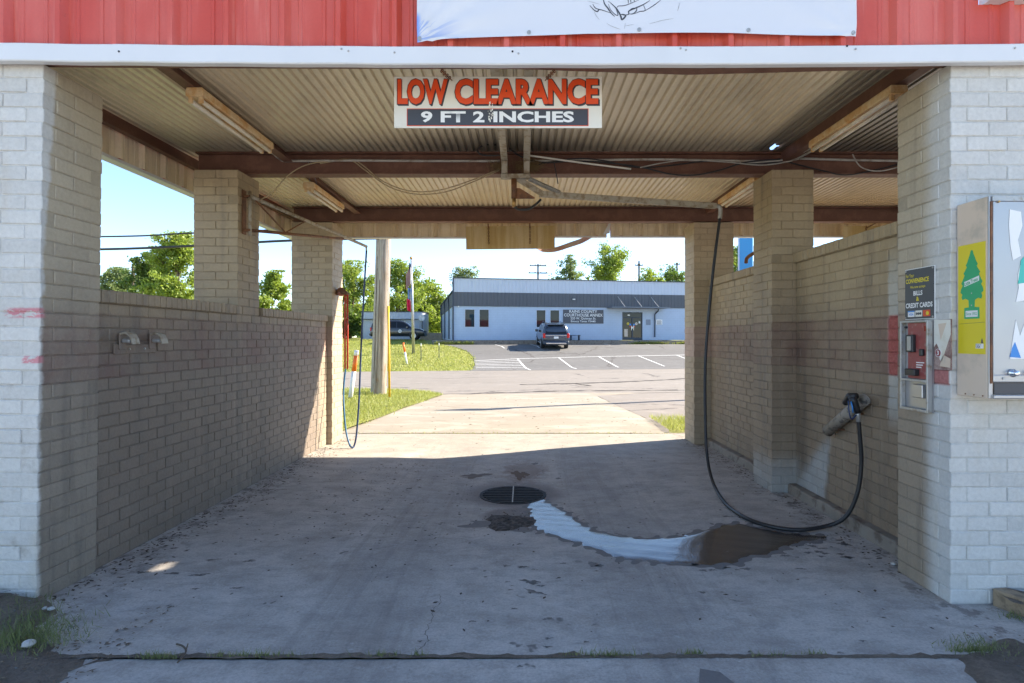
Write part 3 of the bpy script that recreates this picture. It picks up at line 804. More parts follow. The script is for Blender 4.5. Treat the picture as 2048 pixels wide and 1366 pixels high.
for i in range(13):
    x0 = -3.5975 + .915 * i
    if x0 + .915 <= 2.9:
        if x0 < 2.5 < x0 + .915:
            rpanel((x0, 3.215, 0), (1, 0, 0), (0, -1, 0), .61, lambda x, y: 3.06 + sag(x), lambda x, y: 4.25, RED, 'fascia_panel')
            rpanel((x0 + .61, 3.215, 0), (1, 0, 0), (0, -1, 0), .305, lambda x, y: 3.06 + sag(x), lambda x, y: 3.311, RED, 'fascia_panel')
        else: rpanel((x0, 3.215, 0), (1, 0, 0), (0, -1, 0), .915, lambda x, y: 3.06 + sag(x), lambda x, y: 4.25, RED, 'fascia_panel')
    else: rpanel((x0, 3.215, 0), (1, 0, 0), (0, -1, 0), .915, lambda x, y: 3.06 + sag(x), lambda x, y: 3.311, RED, 'fascia_panel')
def trim(x0, x1, y=3.17, z0=2.985, z1=3.083, t=.045, mat=WTRIM, name='fascia_trim', sg=sag):
    mb = MB(); n = 24
    prof = [(y + .006, z0), (y, z0 + .006), (y, z1 - .004), (y + .004, z1), (y + .012, z1), (y + .012, z0 + .012), (y + t, z0 + .010), (y + t, z0)]
    for i in range(n + 1):
        x = x0 + (x1 - x0) * i / n
        for (a, z) in prof: mb.v.append((x, a, z + sg(x) + .0012 * math.sin(x * 11)))
    m_ = len(prof); mb.f = [(i * m_ + q, i * m_ + (q + 1) % m_, (i + 1) * m_ + (q + 1) % m_, (i + 1) * m_ + q) for i in range(n) for q in range(m_)] + [tuple(range(m_)), tuple(n * m_ + q for q in range(m_))]
    return part(mb, name, mat, roof)
trim(-3.65, -2.215, 3.1725); trim(-2.225, 1.12); trim(1.11, 8.45, 3.1725)
part(MB().box(2.53, 8.45, 3.15, 3.25, 3.312, 3.37), 'parapet_cap', WTRIM, roof, bevel=.003)
for x, z in [(P(px, py, 3.17).x, P(px, py, 3.17).z) for px, py in ((683, 98), (697, 102), (789, 105), (1025, 103), (1037, 107), (1361, 97), (1372, 100), (1694, 92), (1711, 98), (238, 103), (2030, 96))]:
    part(MB().lathe([(.0055, 0), (.0055, -.003), (.003, -.005)], (x, 3.170, z), 'y', 8), 'screw', rng.choice([GALV, BLACK]), roof)
# inner faces and outer skins of the rear and side fascia
def zc(v): return lambda x, y: v
def rear(x0, n, zb):
    rpanel((x0, 8.86, 0), (1, 0, 0), (0, -1, 0), .305 * n, zc(zb), zc(3.42), BACKP, 'fascia_lining')
    rpanel((x0, 8.905, 0), (1, 0, 0), (0, 1, 0), .305 * n, zc(zb), zc(4.25), RED, 'fascia_panel')
    part(MB().box(x0, x0 + .305 * n, 8.852, 8.93, zb - .022, zb - .001), 'drip_edge', WTRIM, roof)
x0 = 1.268
for k in range(5): rear(x0 - .915 * (k + 1), 3, 3.012 + (.015 if k == 0 else 0))
x0 = 1.325
for k in range(8): rear(x0 + .915 * k, 3, 3.028)
for k in range(6):
    rpanel((-3.42, 3.26 + .915 * k, 0), (0, 1, 0), (1, 0, 0), .915, zc(2.99), zc(3.30), BACKP, 'fascia_lining')
    rpanel((-3.465, 3.26 + .915 * k, 0), (0, 1, 0), (-1, 0, 0), .915, zc(2.99), zc(4.25), RED, 'fascia_panel')
part(MB().box(-3.50, -3.405, 3.26, 8.9, 2.962, 2.989), 'drip_edge', WTRIM, roof)
# torn strip of trim hanging off the rear fascia
pts = [P(1070, 494, 8.85), P(1085, 503, 8.83), P(1110, 503, 8.80), P(1140, 494, 8.83), P(1168, 484, 8.86), P(1198, 466, 8.9), P(1219, 452, 8.92)]
mb = MB(); sp = spline(pts, 6)
for i, p in enumerate(sp):
    t = i / (len(sp) - 1); a = .9 - 1.5 * t
    d = Vector((0, math.sin(a), math.cos(a))) * .075; mb.v += [tuple(p), tuple(p + d), tuple(p + d + Vector((0, .02, -.004)) ), tuple(p + Vector((0, .02, -.004)))]
nn = len(sp); mb.f = [(i * 4 + q, i * 4 + (q + 1) % 4, i * 4 + 4 + (q + 1) % 4, i * 4 + 4 + q) for i in range(nn - 1) for q in range(4)]
part(mb, 'torn_trim', m_rust('torn_trim_paint', (.56, .34, .30), (.60, .48, .40), (.42, .2, .16)), roof)
part(MB().prism([(0, 0), (.09, .17), (.115, .17), (.10, .02)], P(1206, 469, 8.80), (1, 0, 0), (0, 0, 1), (0, .01, 0)), 'loose_flashing', WTRIM, roof)

# the further bays of the same building (seen only as a reflection in the windows across the street)
wg_ = thing('wash_bay_wing', 'further red and tan bays of the same wash building, reflected in the annex windows', 'building', (16, 6, 0))
def wpart(mb, nm, mat): return local(wg_, mb.build(nm, mat, wg_))
for x in (13.4, 18.5, 23.6): wpart(MB().box(x, x + .2, 3.7, 8.1, 0, 2.3), 'wall', MAS)
for x in (8.45, 13.3, 18.4, 23.5):
    for y in (3.25, 8.13): wpart(MB().box(x, x + .45, y, y + .45, 0, 3.1), 'pillar', MAS)
wpart(MB().box(8.46, 24.0, 3.26, 8.84, 3.33, 3.36), 'roof', ROOF)
def wfas(y, out, k):
    prof = []
    for i in range(3):
        s_ = .305 * i; prof += [(s_, 0), (s_ + .12, 0), (s_ + .14, .032), (s_ + .165, .032), (s_ + .185, 0)]
    prof.append((.915, 0)); mb = MB()
    for z in (3.05, 4.25 if out > 0 else 3.31): mb.v += [(8.47 + .915 * k + a, y + out * d, z) for a, d in prof]
    n = len(prof); mb.f = [(j, j + 1, n + j + 1, n + j) for j in range(n - 1)]; wpart(mb, 'fascia_panel', RED)
for k in range(17): wfas(8.905, 1, k); wfas(3.215, -1, k)
# ------------------------------------------------------------------ things in the bay
XR, ZU, YN = (1, 0, 0), (0, 0, 1), (0, -1, 0)
def chain(root, p, q, mat=RUSTY, r=.0032, ln=.034):
    p, q = Vector(p), Vector(q); d = (q - p); n = max(2, int(d.length / (ln * .72))); t = d.normalized()
    a = t.cross(Vector((0, 1, 0))).normalized(); b = t.cross(a)
    mb = MB()
    for i in range(n):
        c = p + d * ((i + .5) / n); s_ = a if i % 2 else b; loop = []
        for k in range(9):
            th = 2 * math.pi * k / 8; loop.append(c + t * (ln / 2 * math.cos(th)) + s_ * (ln * .30 * math.sin(th)))
        mb.tube(loop, r, 5, False)
    return part(mb, 'chain', mat, root, True)
# front clearance sign
sy = 3.52
a, b = P(788, 256, sy), P(1204, 153, sy)
sg = thing('clearance_sign', 'white hanging sign reading LOW CLEARANCE 9 FT 2 INCHES', 'sign', ((a.x + b.x) / 2, sy, a.z))
tl = math.radians(.55)
part(MB().box(a.x, b.x, sy, sy + .006, a.z, b.z), 'board', CREAM, sg, bevel=.0015)
W_, H_ = b.x - a.x, b.z - a.z
lx0, lx1 = a.x + W_ * .014, a.x + W_ * .982; lz0, lz1 = a.z + H_ * .44, a.z + H_ * .965
def sgtext(nm, s_, x0, x1, z0, z1, mat, th, of): 
    o = put_text(nm, s_, x1 - x0, z1 - z0, (x0, sy, z0), XR, ZU, mat, sg, th, of); return local(sg, o)
sp_ = [('LOW', .014, .262), ('CLEARANCE', .290, .985)]
for s_, f0, f1 in sp_:
    x0, x1 = a.x + W_ * f0, a.x + W_ * f1
    sgtext('lettering_shadow', s_, x0 + .006, x1 + .006, lz0 - .006, lz1 - .004, GREYP, .0012, .052)
    sgtext('lettering_outline', s_, x0, x1, lz0, lz1, BLACK, .0022, .056)
    sgtext('lettering', s_, x0 + .0042, x1 - .0042, lz0 + .0045, lz1 - .0045, ORANGE, .0034, .044)
x0, x1, z0, z1 = a.x + W_ * .065, a.x + W_ * .932, a.z + H_ * .05, a.z + H_ * .365
part(MB().box(x0 - .004, x1 + .004, sy - .0012, sy - .0002, z0 - .004, z1 + .004), 'red_border', ORANGE, sg)
part(MB().box(x0, x1, sy - .0026, sy - .0014, z0, z1), 'dark_panel', GREYP, sg)
for s_, f0, f1 in (('9', .13, .185), ('FT', .225, .345), ('2', .38, .435), ('INCHES', .478, .865)):
    sgtext('lettering', s_, a.x + W_ * f0, a.x + W_ * f1, z0 + .017, z1 - .014, WHITE, .0042, .035)
# scuffed patch where the print has worn off
rs = random.Random(5)
mbw = MB()
for j in range(22):
    cx_, cz_ = rs.gauss(0, .010), rs.gauss(-.02, .035); r_ = rs.uniform(.002, .0075); pts = []
    for i in range(9):
        th = 2 * math.pi * i / 9; pts.append((cx_ + r_ * .8 * math.cos(th) * rs.uniform(.5, 1.3), cz_ + r_ * 1.5 * math.sin(th) * rs.uniform(.6, 1.2)))
    mbw.prism(pts, (a.x + W_ * .466, sy - .0044, a.z + H_ * .36), XR, ZU, (0, -.0004 - .00004 * j, 0))
part(mbw, 'worn_patch', CREAM, sg)
c0, c1 = P(902, 156, sy), P(1092, 156, sy)
chain(sg, (c0.x - .03, 3.32, 3.022 + sag(0)), (c0.x, sy, c0.z - .01)); chain(sg, (c1.x + .04, 3.32, 3.02 + sag(0)), (c1.x, sy, c1.z - .01))
# backs of the signs over the exits
def back_sign(label, x, tilt):
    r = thing('clearance_sign', label, 'sign', (x, 8.5, 2.772), 'backs of the exit clearance signs')
    part(MB().box(-.645, .645, 0, .006, 0, .335, None), 'board', SIGNB, r).matrix_parent_inverse = Matrix()
    for s_ in (-.31, .28): 
        o = MB(); 
        chain(r, (x + s_, 8.28, 3.105), (x + s_ * 1.02, 8.497, 3.075)); chain(r, (x + s_ * 1.02, 8.492, 3.105), (x + s_ * 1.02, 8.492, 2.85))
    r.rotation_euler.y = tilt
    return r
back_sign('yellowed back of a sign hanging over the exit, rust streak down it', P(1021, 475, 8.5).x, R(-.6))
back_sign('yellowed back of a sign over the next bay, mostly behind the high wall', 5.30, 0)

# banner on the fascia
bx0, bx1 = P(833, 0, 3.14).x, P(1717, 0, 3.14).x
bn = thing('vinyl_banner', 'white vinyl banner with a black line drawing above the entrance', 'banner', ((bx0 + bx1) / 2, 3.15, 3.13))
mb = MB(); NX, NZ = 90, 24
def bz0(x):
    t = (x - bx0) / (bx1 - bx0)
    return P(0, 80, 3.14).z + (P(0, 62, 3.14).z - P(0, 80, 3.14).z) * min(1, t * 2.6) ** .8 - (.016 * max(0, t - .72) / .28)
def byy(x, z):
    d = math.hypot(x - bx0, z - 3.11); th = math.atan2(z - 3.11, max(1e-4, x - bx0))
    e = math.hypot(x - bx1, z - 3.13); t2 = math.atan2(z - 3.13, max(1e-4, bx1 - x))
    f = .012 * math.sin(th * 15) * math.exp(-d / .35) * min(1, d / .05) + .008 * math.sin(t2 * 11) * math.exp(-e / .22) * min(1, e / .05)
    return 3.168 + f + .006 * math.sin(x * 5.2)
for j in range(NZ + 1):
    for i in range(NX + 1):
        x = bx0 + (bx1 - bx0) * i / NX; z = bz0(x) + (4.12 - bz0(x)) * (j / NZ) ** 1.7; mb.v.append((x, byy(x, z) - .006, z))
mb.f = [(j * (NX + 1) + i, j * (NX + 1) + i + 1, (j + 1) * (NX + 1) + i + 1, (j + 1) * (NX + 1) + i) for j in range(NZ) for i in range(NX)]
sh = part(mb, 'banner_sheet', VINYL, bn, True)
for px in (838, 1058, 1280, 1500, 1711):
    x = P(px, 0, 3.14).x; z = bz0(x) + .018
    part(MB().lathe([(.011, 0), (.011, -.004), (.006, -.004), (.006, -.002)], (x, byy(x, z) - .007, z), 'y', 12), 'grommet', GALV, bn)
def bp(zx, zy): return P(1120 + zx / 6.827, zy / 6.827, 3.155)
strokes = [([(590, -60), (610, 30), (660, 100), (700, 160), (750, 212)], .0035), ([(665, 40), (690, 110), (730, 160), (775, 195), (795, 185), (760, 90), (700, 30), (660, 0)], .0022),
           ([(700, 30), (780, 110), (830, 200), (850, 255), (900, 205), (860, 185), (820, 190)], .0045), ([(410, 55), (470, 120), (515, 140), (550, 115), (690, 160)], .0032), ([(450, 40), (490, 95), (550, 112)], .0025),
           ([(780, 95), (800, 70), (880, 65), (960, 40), (1080, -10)], .0022), ([(930, -40), (938, 40)], .0022), ([(965, -30), (972, 30)], .002), ([(1010, -30), (1020, 15)], .002),
           ([(860, 195), (940, 185), (945, 140), (1050, 95), (1150, 50), (1230, 0)], .0035), ([(945, 180), (1000, 178), (1045, 140), (1052, 100)], .003), ([(945, 145), (985, 110), (1045, 98)], .003),
           ([(1020, 180), (1090, 150), (1165, 135), (1140, 60)], .0024), ([(1165, 140), (1280, 70), (1380, -5)], .0022), ([(470, 140), (500, 200), (545, 255)], .0012), ([(640, 300), (700, 340), (830, 390)], .0012),
           ([(895, 300), (890, 340), (882, 385)], .0013), ([(890, 345), (1010, 322)], .0012), ([(1220, 322), (1400, 275), (1550, 252)], .0014), ([(1635, 40), (1605, 150)], .0014), ([(380, -5), (550, 42)], .0012)]
for pts, r_ in strokes:
    L = spline([bp(*q) for q in pts], 5); mbs = MB()
    A = []; B_ = []
    for i, q in enumerate(L):
        t = (L[min(i + 1, len(L) - 1)] - L[max(i - 1, 0)]); t.normalize(); n_ = Vector((-t.z, 0, t.x)) * r_ * (.35 + .65 * math.sin(math.pi * min(1, max(.05, i / (len(L) - 1)))))
        for s_, l in ((1, A), (-1, B_)):
            w_ = q + n_ * s_; l.append((w_.x, byy(w_.x, w_.z) - .0072, w_.z))
    k = len(L); mbs.add(A + B_, [(i, i + 1, k + i + 1, k + i) for i in range(k - 1)])
    part(mbs, 'printed_stroke', GREYP if r_ > .0018 else GALV, sh if False else bn, fix=False)

# fluorescent fixtures
def fixture(label, x, y0, ln, z=3.205, mesh=[]):
    r = thing('strip_light', label, 'light', (x, y0, z), 'fluorescent strip lights under the roof')
    h = .062
    MB().prism([(-.055, 0), (.055, 0), (.062, -.02), (.062, -h), (-.062, -h), (-.062, -.02)], (0, 0, 0), (1, 0, 0), (0, 0, 1), (0, ln, 0)).build('housing', FIXM, r, bevel=.004)
    for s_ in (-.036, .036):
        MB().tube([(s_, .035, -h - .024), (s_, ln - .035, -h - .024)], .0165, 10).build('lamp_tube', TUBEM, r, True)
        for e in (.012, ln - .034): MB().box(s_ - .014, s_ + .014, e, e + .022, -h - .042, -h + .001).build('lamp_holder', FIXM, r, bevel=.003)
    return r
fixture('rust-stained strip light over the low wall, nearest the entrance', -2.26, 4.02, 1.14)
fixture('rust-stained strip light over the pay box side near the entrance', 2.56, 3.98, 1.14)
fl = fixture('rusty strip light hung by wires above the swing bracket', -2.33, 6.35, 1.08, 3.175)
part(MB().tube([P(617, 322, 5.72), P(617, 330, 5.9), (-2.33, 6.4, 3.176)], .002, 5), 'hanging_wire', CYAN, fl)
part(MB().tube([P(620, 322, 5.72), P(626, 335, 5.9), (-2.29, 6.5, 3.176)], .002, 5), 'hanging_wire', CYAN, fl)
fixture('rusty strip light partly behind the brown pillar', 2.49, 6.15, 1.14)

# boom with its hose
bm_ = thing('ceiling_boom', 'pivoting galvanised boom arm carrying the black hose', 'boom', (-.08, 5.62, 3.0))
for x in (-.175, .035):
    mb = MB(); mb.box(x - .03, x + .03, 3.34, 5.56, 3.15, 3.155); mb.box(x - .03, x - .025, 3.34, 5.56, 3.1555, 3.23); part(mb, 'support_rail', ALU, bm_)
    part(MB().box(x - .028, x + .028, 5.50, 5.56, 3.03, 3.149), 'hanger', ALU, bm_, bevel=.003)
part(MB().box(-.21, .07, 5.505, 5.565, 2.985, 3.029), 'cross_bar', ALU, bm_, bevel=.004)
part(MB().tube([(-.085, 5.535, 2.984), (-.085, 5.535, 2.80)], .026, 12), 'swivel_pipe', RUSTY, bm_, True)
part(MB().tube([(-.085, 5.535, 2.80), (-.085, 5.535, 2.72)], .018, 10), 'coupling', BRASS, bm_, True)
part(MB().prism([(0, 0), (.19, 0), (.19, .012), (.05, .10), (0, .10)], (-.08, 5.54, 2.80), (1, 0, 0), (0, 0, 1), (0, .008, 0)), 'gusset', RUSTY, bm_)
be = P(1432, 412, 6.05); bk = P(1085, 388, 5.62)
def beam_bar(p, q, w_, h_, name, mat):
    p, q = Vector(p), Vector(q); t = (q - p).normalized(); s_ = t.cross(Vector((0, 0, 1))).normalized(); u_ = s_.cross(t)
    return part(MB().prism([(-w_ / 2, -h_ / 2), (w_ / 2, -h_ / 2), (w_ / 2, h_ / 2), (-w_ / 2, h_ / 2)], p, s_, u_, q - p), name, mat, bm_, bevel=.004)
beam_bar((-.06, 5.56, 3.0), bk, .035, .05, 'lower_arm', ALU)
beam_bar(bk - Vector((.03, 0, 0)), be, .045, .055, 'boom_arm', ALU)
s0, s1 = Vector((.055, 5.55, 2.99)), P(1120, 388, 5.66) + Vector((0, 0, .01))
coil = []; tt = (s1 - s0); ax = tt.normalized(); aa = ax.cross(Vector((0, 1, 0))).normalized(); bb = ax.cross(aa)
for i in range(26 * 8 + 1):
    t = i / (26 * 8); th = i * math.pi / 4; coil.append(s0 + tt * t + (aa * math.cos(th) + bb * math.sin(th)) * .019)
part(MB().tube(coil, .005, 5), 'spring', GALV, bm_, True)
part(MB().tube(spline([(-.085, 5.535, 2.74), (-.05, 5.535, 2.70), (.05, 5.54, 2.70), (.12, 5.56, 2.75), (.17, 5.58, 2.80)], 6), .011, 8), 'link_hose', RUB, bm_, True)
part(MB().tube(spline([be - Vector((.04, 0, 0)), be + Vector((.02, 0, .0)), be + Vector((.045, 0, -.03)), be + Vector((.04, 0, -.13))], 5), .021, 10), 'elbow', GALV, bm_, True)
hz = [(.0)]
hp = [be + Vector((.04, 0, -.12)), Vector((1.95, 6.03, 2.08)), Vector((1.877, 6.0, 1.36)), Vector((1.842, 5.92, .853)), Vector((1.82, 5.8, .37)), Vector((1.81, 5.6, .12)), Vector((1.79, 5.2, .022)), Vector((1.80, 4.78, .021)),
      Vector((1.91, 4.54, .021)), Vector((2.10, 4.45, .021)), Vector((2.33, 4.46, .05)), Vector((2.43, 4.40, .14)), Vector((2.49, 4.36, .32)), Vector((2.515, 4.35, .54)), Vector((2.50, 4.34, .74)), P(1716, 830, 4.33)]
ho = thing('pressure_hose', 'long black hose hanging from the boom and looping over the wet floor', 'hose', (1.8, 5.2, 0))
part(MB().tube(spline(hp, 10), .0155, 10), 'hose_line', RUB, ho, True)
e = hp[-1]; part(MB().tube([e + Vector((.004, 0, -.05)), e + Vector((0, 0, .0)), e + Vector((-.004, 0, .03))], .018, 10), 'crimp_collar', GALV, ho, True)
# spray gun in its wall tube
gun = thing('spray_gun', 'black trigger spray gun resting in the wall tube', 'spray gun', P(1705, 800, 4.4))
g0 = P(1716, 826, 4.33); g1 = P(1706, 798, 4.33)
part(MB().tube([g0, g0.lerp(g1, .35), g0.lerp(g1, .8), P(1704, 793, 4.33)], [.021, .024, .027, .026], 10), 'grip', RUB, gun, True)
part(MB().tube([P(1712, 792, 4.31), P(1700, 793, 4.38), P(1690, 806, 4.46)], [.024, .03, .022], 10), 'gun_body', RUB, gun, True)
part(MB().tube(spline([P(1697, 801, 4.32), P(1698, 822, 4.30), P(1703, 838, 4.31), P(1712, 830, 4.32)], 5), .0055, 6), 'trigger_guard', NAVY, gun, True)
part(MB().tube([P(1702, 803, 4.31), P(1705, 815, 4.30), P(1706, 825, 4.31)], .006, 6), 'trigger', BLUEP, gun, True)
part(MB().tube([g0 + Vector((0, 0, -.035)), g0 + Vector((0, 0, .002))], .014, 8), 'swivel', GALV, gun, True)
tub = thing('wand_tube', 'grey slanted plastic wand tube fixed to the high wall', 'holder', P(1655, 862, 4.85))
t0, t1 = Vector((2.555, 4.38, 1.02)), Vector((2.555, 4.90, .70)); ax = (t1 - t0).normalized()
mb = MB(); a_ = ax.cross(Vector((1, 0, 0))).normalized(); b_ = ax.cross(a_); n = 18; V = []
for (rad, p) in ((.046, t0), (.046, t1), (.040, t1), (.040, t0)):
    for k in range(n):
        th = 2 * math.pi * k / n; V.append(p + (a_ * math.cos(th) + b_ * math.sin(th)) * rad)
mb.add(V, [(i * n + k, i * n + (k + 1) % n, ((i + 1) % 4) * n + (k + 1) % n, ((i + 1) % 4) * n + k) for i in range(4) for k in range(n)])
part(mb, 'tube', simple('grimy_pvc', (.30, .265, .22), .5, var=.25, c2=(.12, .10, .085), lo=.48, hi=.62), tub, True)
for f_ in (.25, .75):
    c = t0.lerp(t1, f_); part(MB().tube([c + a_ * .05 + Vector((-.0, 0, 0)), c + a_ * .05 + Vector((.052, 0, 0))], .008, 6), 'bracket', RUSTY, tub)

# mat clips on the low wall
mc = thing('mat_clips', 'two painted steel floor-mat clips on a wall plate', 'clip', (-2.72, 4.1, 1.37))
part(MB().box(-2.727, -2.712, 3.885, 4.325, 1.372, 1.438), 'wall_plate', MAS, mc, bevel=.003)
for y in (3.92, 4.24):
    part(MB().box(-2.7115, -2.702, y, y + .07, 1.40, 1.515), 'clip_back', MAS, mc, bevel=.003)
    pr = spline([(-2.70, 1.512), (-2.665, 1.525), (-2.625, 1.50), (-2.61, 1.455), (-2.605, 1.43)], 5)if False else [(-2.7015, 1.513), (-2.67, 1.522), (-2.64, 1.508), (-2.622, 1.475), (-2.615, 1.440), (-2.622, 1.438), (-2.63, 1.472), (-2.646, 1.498), (-2.67, 1.51), (-2.7015, 1.503)]
    part(MB().prism([(p_[0], p_[1]) for p_ in pr], (0, y, 0), (1, 0, 0), (0, 0, 1), (0, .075, 0)), 'spring_tongue', ALU, mc)
    part(MB().box(-2.70, -2.645, y + .008, y + .062, 1.447, 1.475), 'roller', GALV, mc, bevel=.008)
for y in (4.03, 4.19): part(MB().lathe([(.008, 0), (.008, .006), (.004, .008)], (-2.712, y, 1.405), 'x', 8), 'bolt', GALV, mc)

# swing bracket on the tan pillar, foam brush hose
sb = thing('swing_bracket', 'rusty triangular swing bracket reaching out from the tan pillar', 'bracket', (-2.70, 5.8, 2.5))
def tb_(p, q, r_, nm, mat=RUSTY): return part(MB().tube([p, q], r_, 8), nm, mat, sb, True)
ht, hb = Vector((-2.66, 5.70, 2.86)), Vector((-2.66, 5.70, 2.53)); en = P(733, 493, 8.05)
part(MB().box(-2.722, -2.714, 5.66, 5.74, 2.49, 2.92), 'mounting_plate', RUSTY, sb, bevel=.002)
for z in (2.53, 2.86): part(MB().box(-2.7135, -2.65, 5.68, 5.72, z - .012, z + .012), 'hinge_lug', RUSTY, sb, bevel=.003)
tb_(hb - Vector((0, 0, .05)), ht + Vector((0, 0, .05)), .017, 'pivot_post', ALU)
tb_(ht, en, .020, 'upper_arm', ALU)
mid = ht.lerp(en, .74); tb_(hb, mid - Vector((0, 0, .03)), .016, 'lower_arm')
q = hb.lerp(mid, .32); tb_(ht.lerp(en, .02), q, .008, 'brace'); tb_(q, ht.lerp(en, .40), .008, 'brace')
tb_(en + Vector((0, -.02, 0)), en + Vector((0, 0, -.06)), .012, 'end_fitting', GALV)
fh = thing('brush_hose', 'blue hose looping to the floor from the swing bracket', 'hose', G(704, 897))
lo = G(704, 898) + Vector((0, 0, .02))
gp = P(691, 738, 8.15)
path1 = [en + Vector((0, 0, -.05)), P(727, 600, 8.04), P(722, 700, 8.0), P(718, 800, 7.92), P(713, 868, 7.86), P(708, 892, 7.84), lo]
path2 = [lo, P(699, 889, 7.86), P(692, 862, 7.92), P(688, 820, 8.0), P(687, 780, 8.1), gp]
part(MB().tube(spline(path1, 8), .0125, 8), 'hose_line', NAVY, fh, True); part(MB().tube(spline(path2, 8), .0125, 8), 'hose_line', CYAN, fh, True)
br = thing('foam_brush_wand', 'red-sleeved foam brush wand hanging on the sunlit far pillar', 'brush', P(690, 738, 8.2))
for dx in (0, .035):
    part(MB().tube([P(690, 738, 8.16) + Vector((dx, 0, 0)), P(690, 590, 8.22) + Vector((dx, 0, 0))], .0135, 8), 'sleeve', HRED, br, True)
mb = MB(); rr = random.Random(4)
part(MB().lathe([(.02, 0), (.055, .02), (.06, .06), (.045, .10), (.02, .12)], P(682, 592, 8.3) + Vector((0, 0, 0)), 'z', 14), 'brush_head', m_rust('brush_bristles', (.22, .07, .05), (.34, .15, .12), (.5, .36, .3)), br, True)
part(MB().tube([P(672, 585, 8.3), P(684, 582, 8.28), P(696, 590, 8.24)], [.04, .05, .03], 8), 'brush_hook', RUSTY, br, True)

# drain
dr = thing('floor_drain', 'round black iron drain grate in the dished floor', 'drain', (DRX, DRY, fz(DRX, DRY)))
zr = fz(DRX + .34, DRY) + .012
def ringm(r0, r1, z0, z1, nm, mat):
    mb = MB(); n = 40
    for (r_, z) in ((r0, z0), (r1, z0), (r1, z1), (r0, z1)):
        for k in range(n): th = 2 * math.pi * k / n; mb.v.append((DRX + r_ * math.cos(th), DRY + r_ * math.sin(th), z))
    mb.f = [(i * n + k, i * n + (k + 1) % n, ((i + 1) % 4) * n + (k + 1) % n, ((i + 1) % 4) * n + k) for i in range(4) for k in range(n)]
    return part(mb, nm, mat, dr)
ringm(.305, .335, zr - .10, zr - .006, 'rim', CASTI)
for i in range(10):
    y = -.279 + .062 * i; hw = math.sqrt(max(0, .304 ** 2 - y * y))
    if hw > .03: part(MB().box(DRX - hw, DRX + hw, DRY + y - .012, DRY + y + .012, zr - .03, zr), 'bar', CASTI, dr)
part(MB().box(DRX - .006, DRX + .006, DRY - .3, DRY + .3, zr + .0005, zr + .005), 'cross_rib', ALU, dr)
part(MB().box(DRX - .3, DRX + .3, DRY - .3, DRY + .3, zr - .099, zr - .095), 'sump', BLACK, dr)

# water running from the hose to the drain
def m_water():
    m = Mat('wet_floor_film'); n = m.noise(22, 4, .65, st=(1, .6, 1)); f = m.noise(55, 3, .75); b = m.noise(3, 4)
    col = m.mix(b, (.050, .041, .035), (.085, .070, .060))
    return m.done(col, .09 + m.step(.45, .75, f) * .16 + m.step(.5, .75, m.noise(9, 5, .7)) * .12, 0, n * .8 + f * .8, .24, .006, spec=.65)
wp = [(1086, 991), (1096, 1004), (1112, 1012), (1135, 1026), (1160, 1045), (1195, 1064), (1240, 1072), (1290, 1077), (1330, 1076), (1375, 1070), (1418, 1058), (1448, 1049), (1475, 1046), (1498, 1050), (1530, 1058), (1580, 1065), (1625, 1069), (1660, 1073),
      (1650, 1080), (1618, 1086), (1590, 1088), (1572, 1098), (1545, 1108), (1510, 1114), (1480, 1122), (1470, 1130), (1425, 1132), (1380, 1130), (1330, 1129), (1285, 1122), (1250, 1121), (1215, 1110), (1180, 1096), (1140, 1083), (1098, 1070), (1072, 1060), (1060, 1045), (1058, 1025), (1052, 1010), (1060, 1004)]
wg = [G(*p) for p in wp]; rr = random.Random(9); wl = []
for i in range(len(wg)):
    p, q = wg[i], wg[(i + 1) % len(wg)]
    for k in range(6):
        t = p.lerp(q, k / 6); wl.append((t.x + rr.gauss(0, .011), t.y + rr.gauss(0, .014)))
wl_c = [(p.x, p.y) for p in wg]; _n = {}
def water_z(x, y):
    w_ = math.sin(x * 57 + y * 31) * math.sin(y * 63 - x * 23) + .6 * math.sin(x * 131 - y * 97) * math.sin(y * 117 + x * 71)
    w_ = .35 * math.sin(x * 57 + y * 31) * math.sin(y * 63 - x * 23) + .9 * math.sin(x * 21 + y * 13) * math.sin(y * 27 - x * 9)
    return fz(x, y) - .0006 + min(1, edge_d(wl_c, x, y) / .06) * .0046 + .0010 * w_
sheet('puddle', wl_c, water_z, m_water(), .019)
mw = Mat('damp_concrete'); nn = mw.noise(8, 5, .7)
DAMP = mw.done(mw.shade(mw.mix(nn, (.15, .135, .125), (.21, .195, .185)), .8 + mw.noise(60, 3) * .4), .8, 0, mw.noise(70, 3), .3, .005)
def expand(pts, d):
    c = Vector((sum(p[0] for p in pts) / len(pts), sum(p[1] for p in pts) / len(pts))); o = []
    for i in range(len(pts)):
        a, b = Vector(pts[i - 1]), Vector(pts[(i + 1) % len(pts)]); t = (b - a); n_ = Vector((t.y, -t.x)).normalized() if t.length > 0 else Vector((0, 0))
        o.append((pts[i][0] + n_.x * d, pts[i][1] + n_.y * d))
    return o
wl0 = [(p.x, p.y) for p in wg]
area = sum(wl0[i - 1][0] * wl0[i][1] - wl0[i][0] * wl0[i - 1][1] for i in range(len(wl0)))
ex = expand(wl0, .055 * (1 if area > 0 else -1)); ex = [(x + rr.gauss(0, .02), y + rr.gauss(0, .024)) for x, y in ex]
ex = expand(wl0, .085 * (1 if area > 0 else -1))
sheet('damp_margin', ex, lambda x, y: fz(x, y) - .0016 + min(1, edge_d(ex, x, y) / .11) * .0030 + .0010 * (math.sin(x * 33 + y * 17) * math.sin(y * 39 - x * 13) + .5 * math.sin(x * 51 - y * 37)), DAMP, .022)
dp = [G(*p) for p in ((1400, 1338), (1440, 1345), (1475, 1372), (1490, 1400), (1420, 1400), (1398, 1366))]
sheet('damp_stain', [(p.x, p.y) for p in dp], lambda x, y: slab_z(x, y) + .002, DAMP, .08)

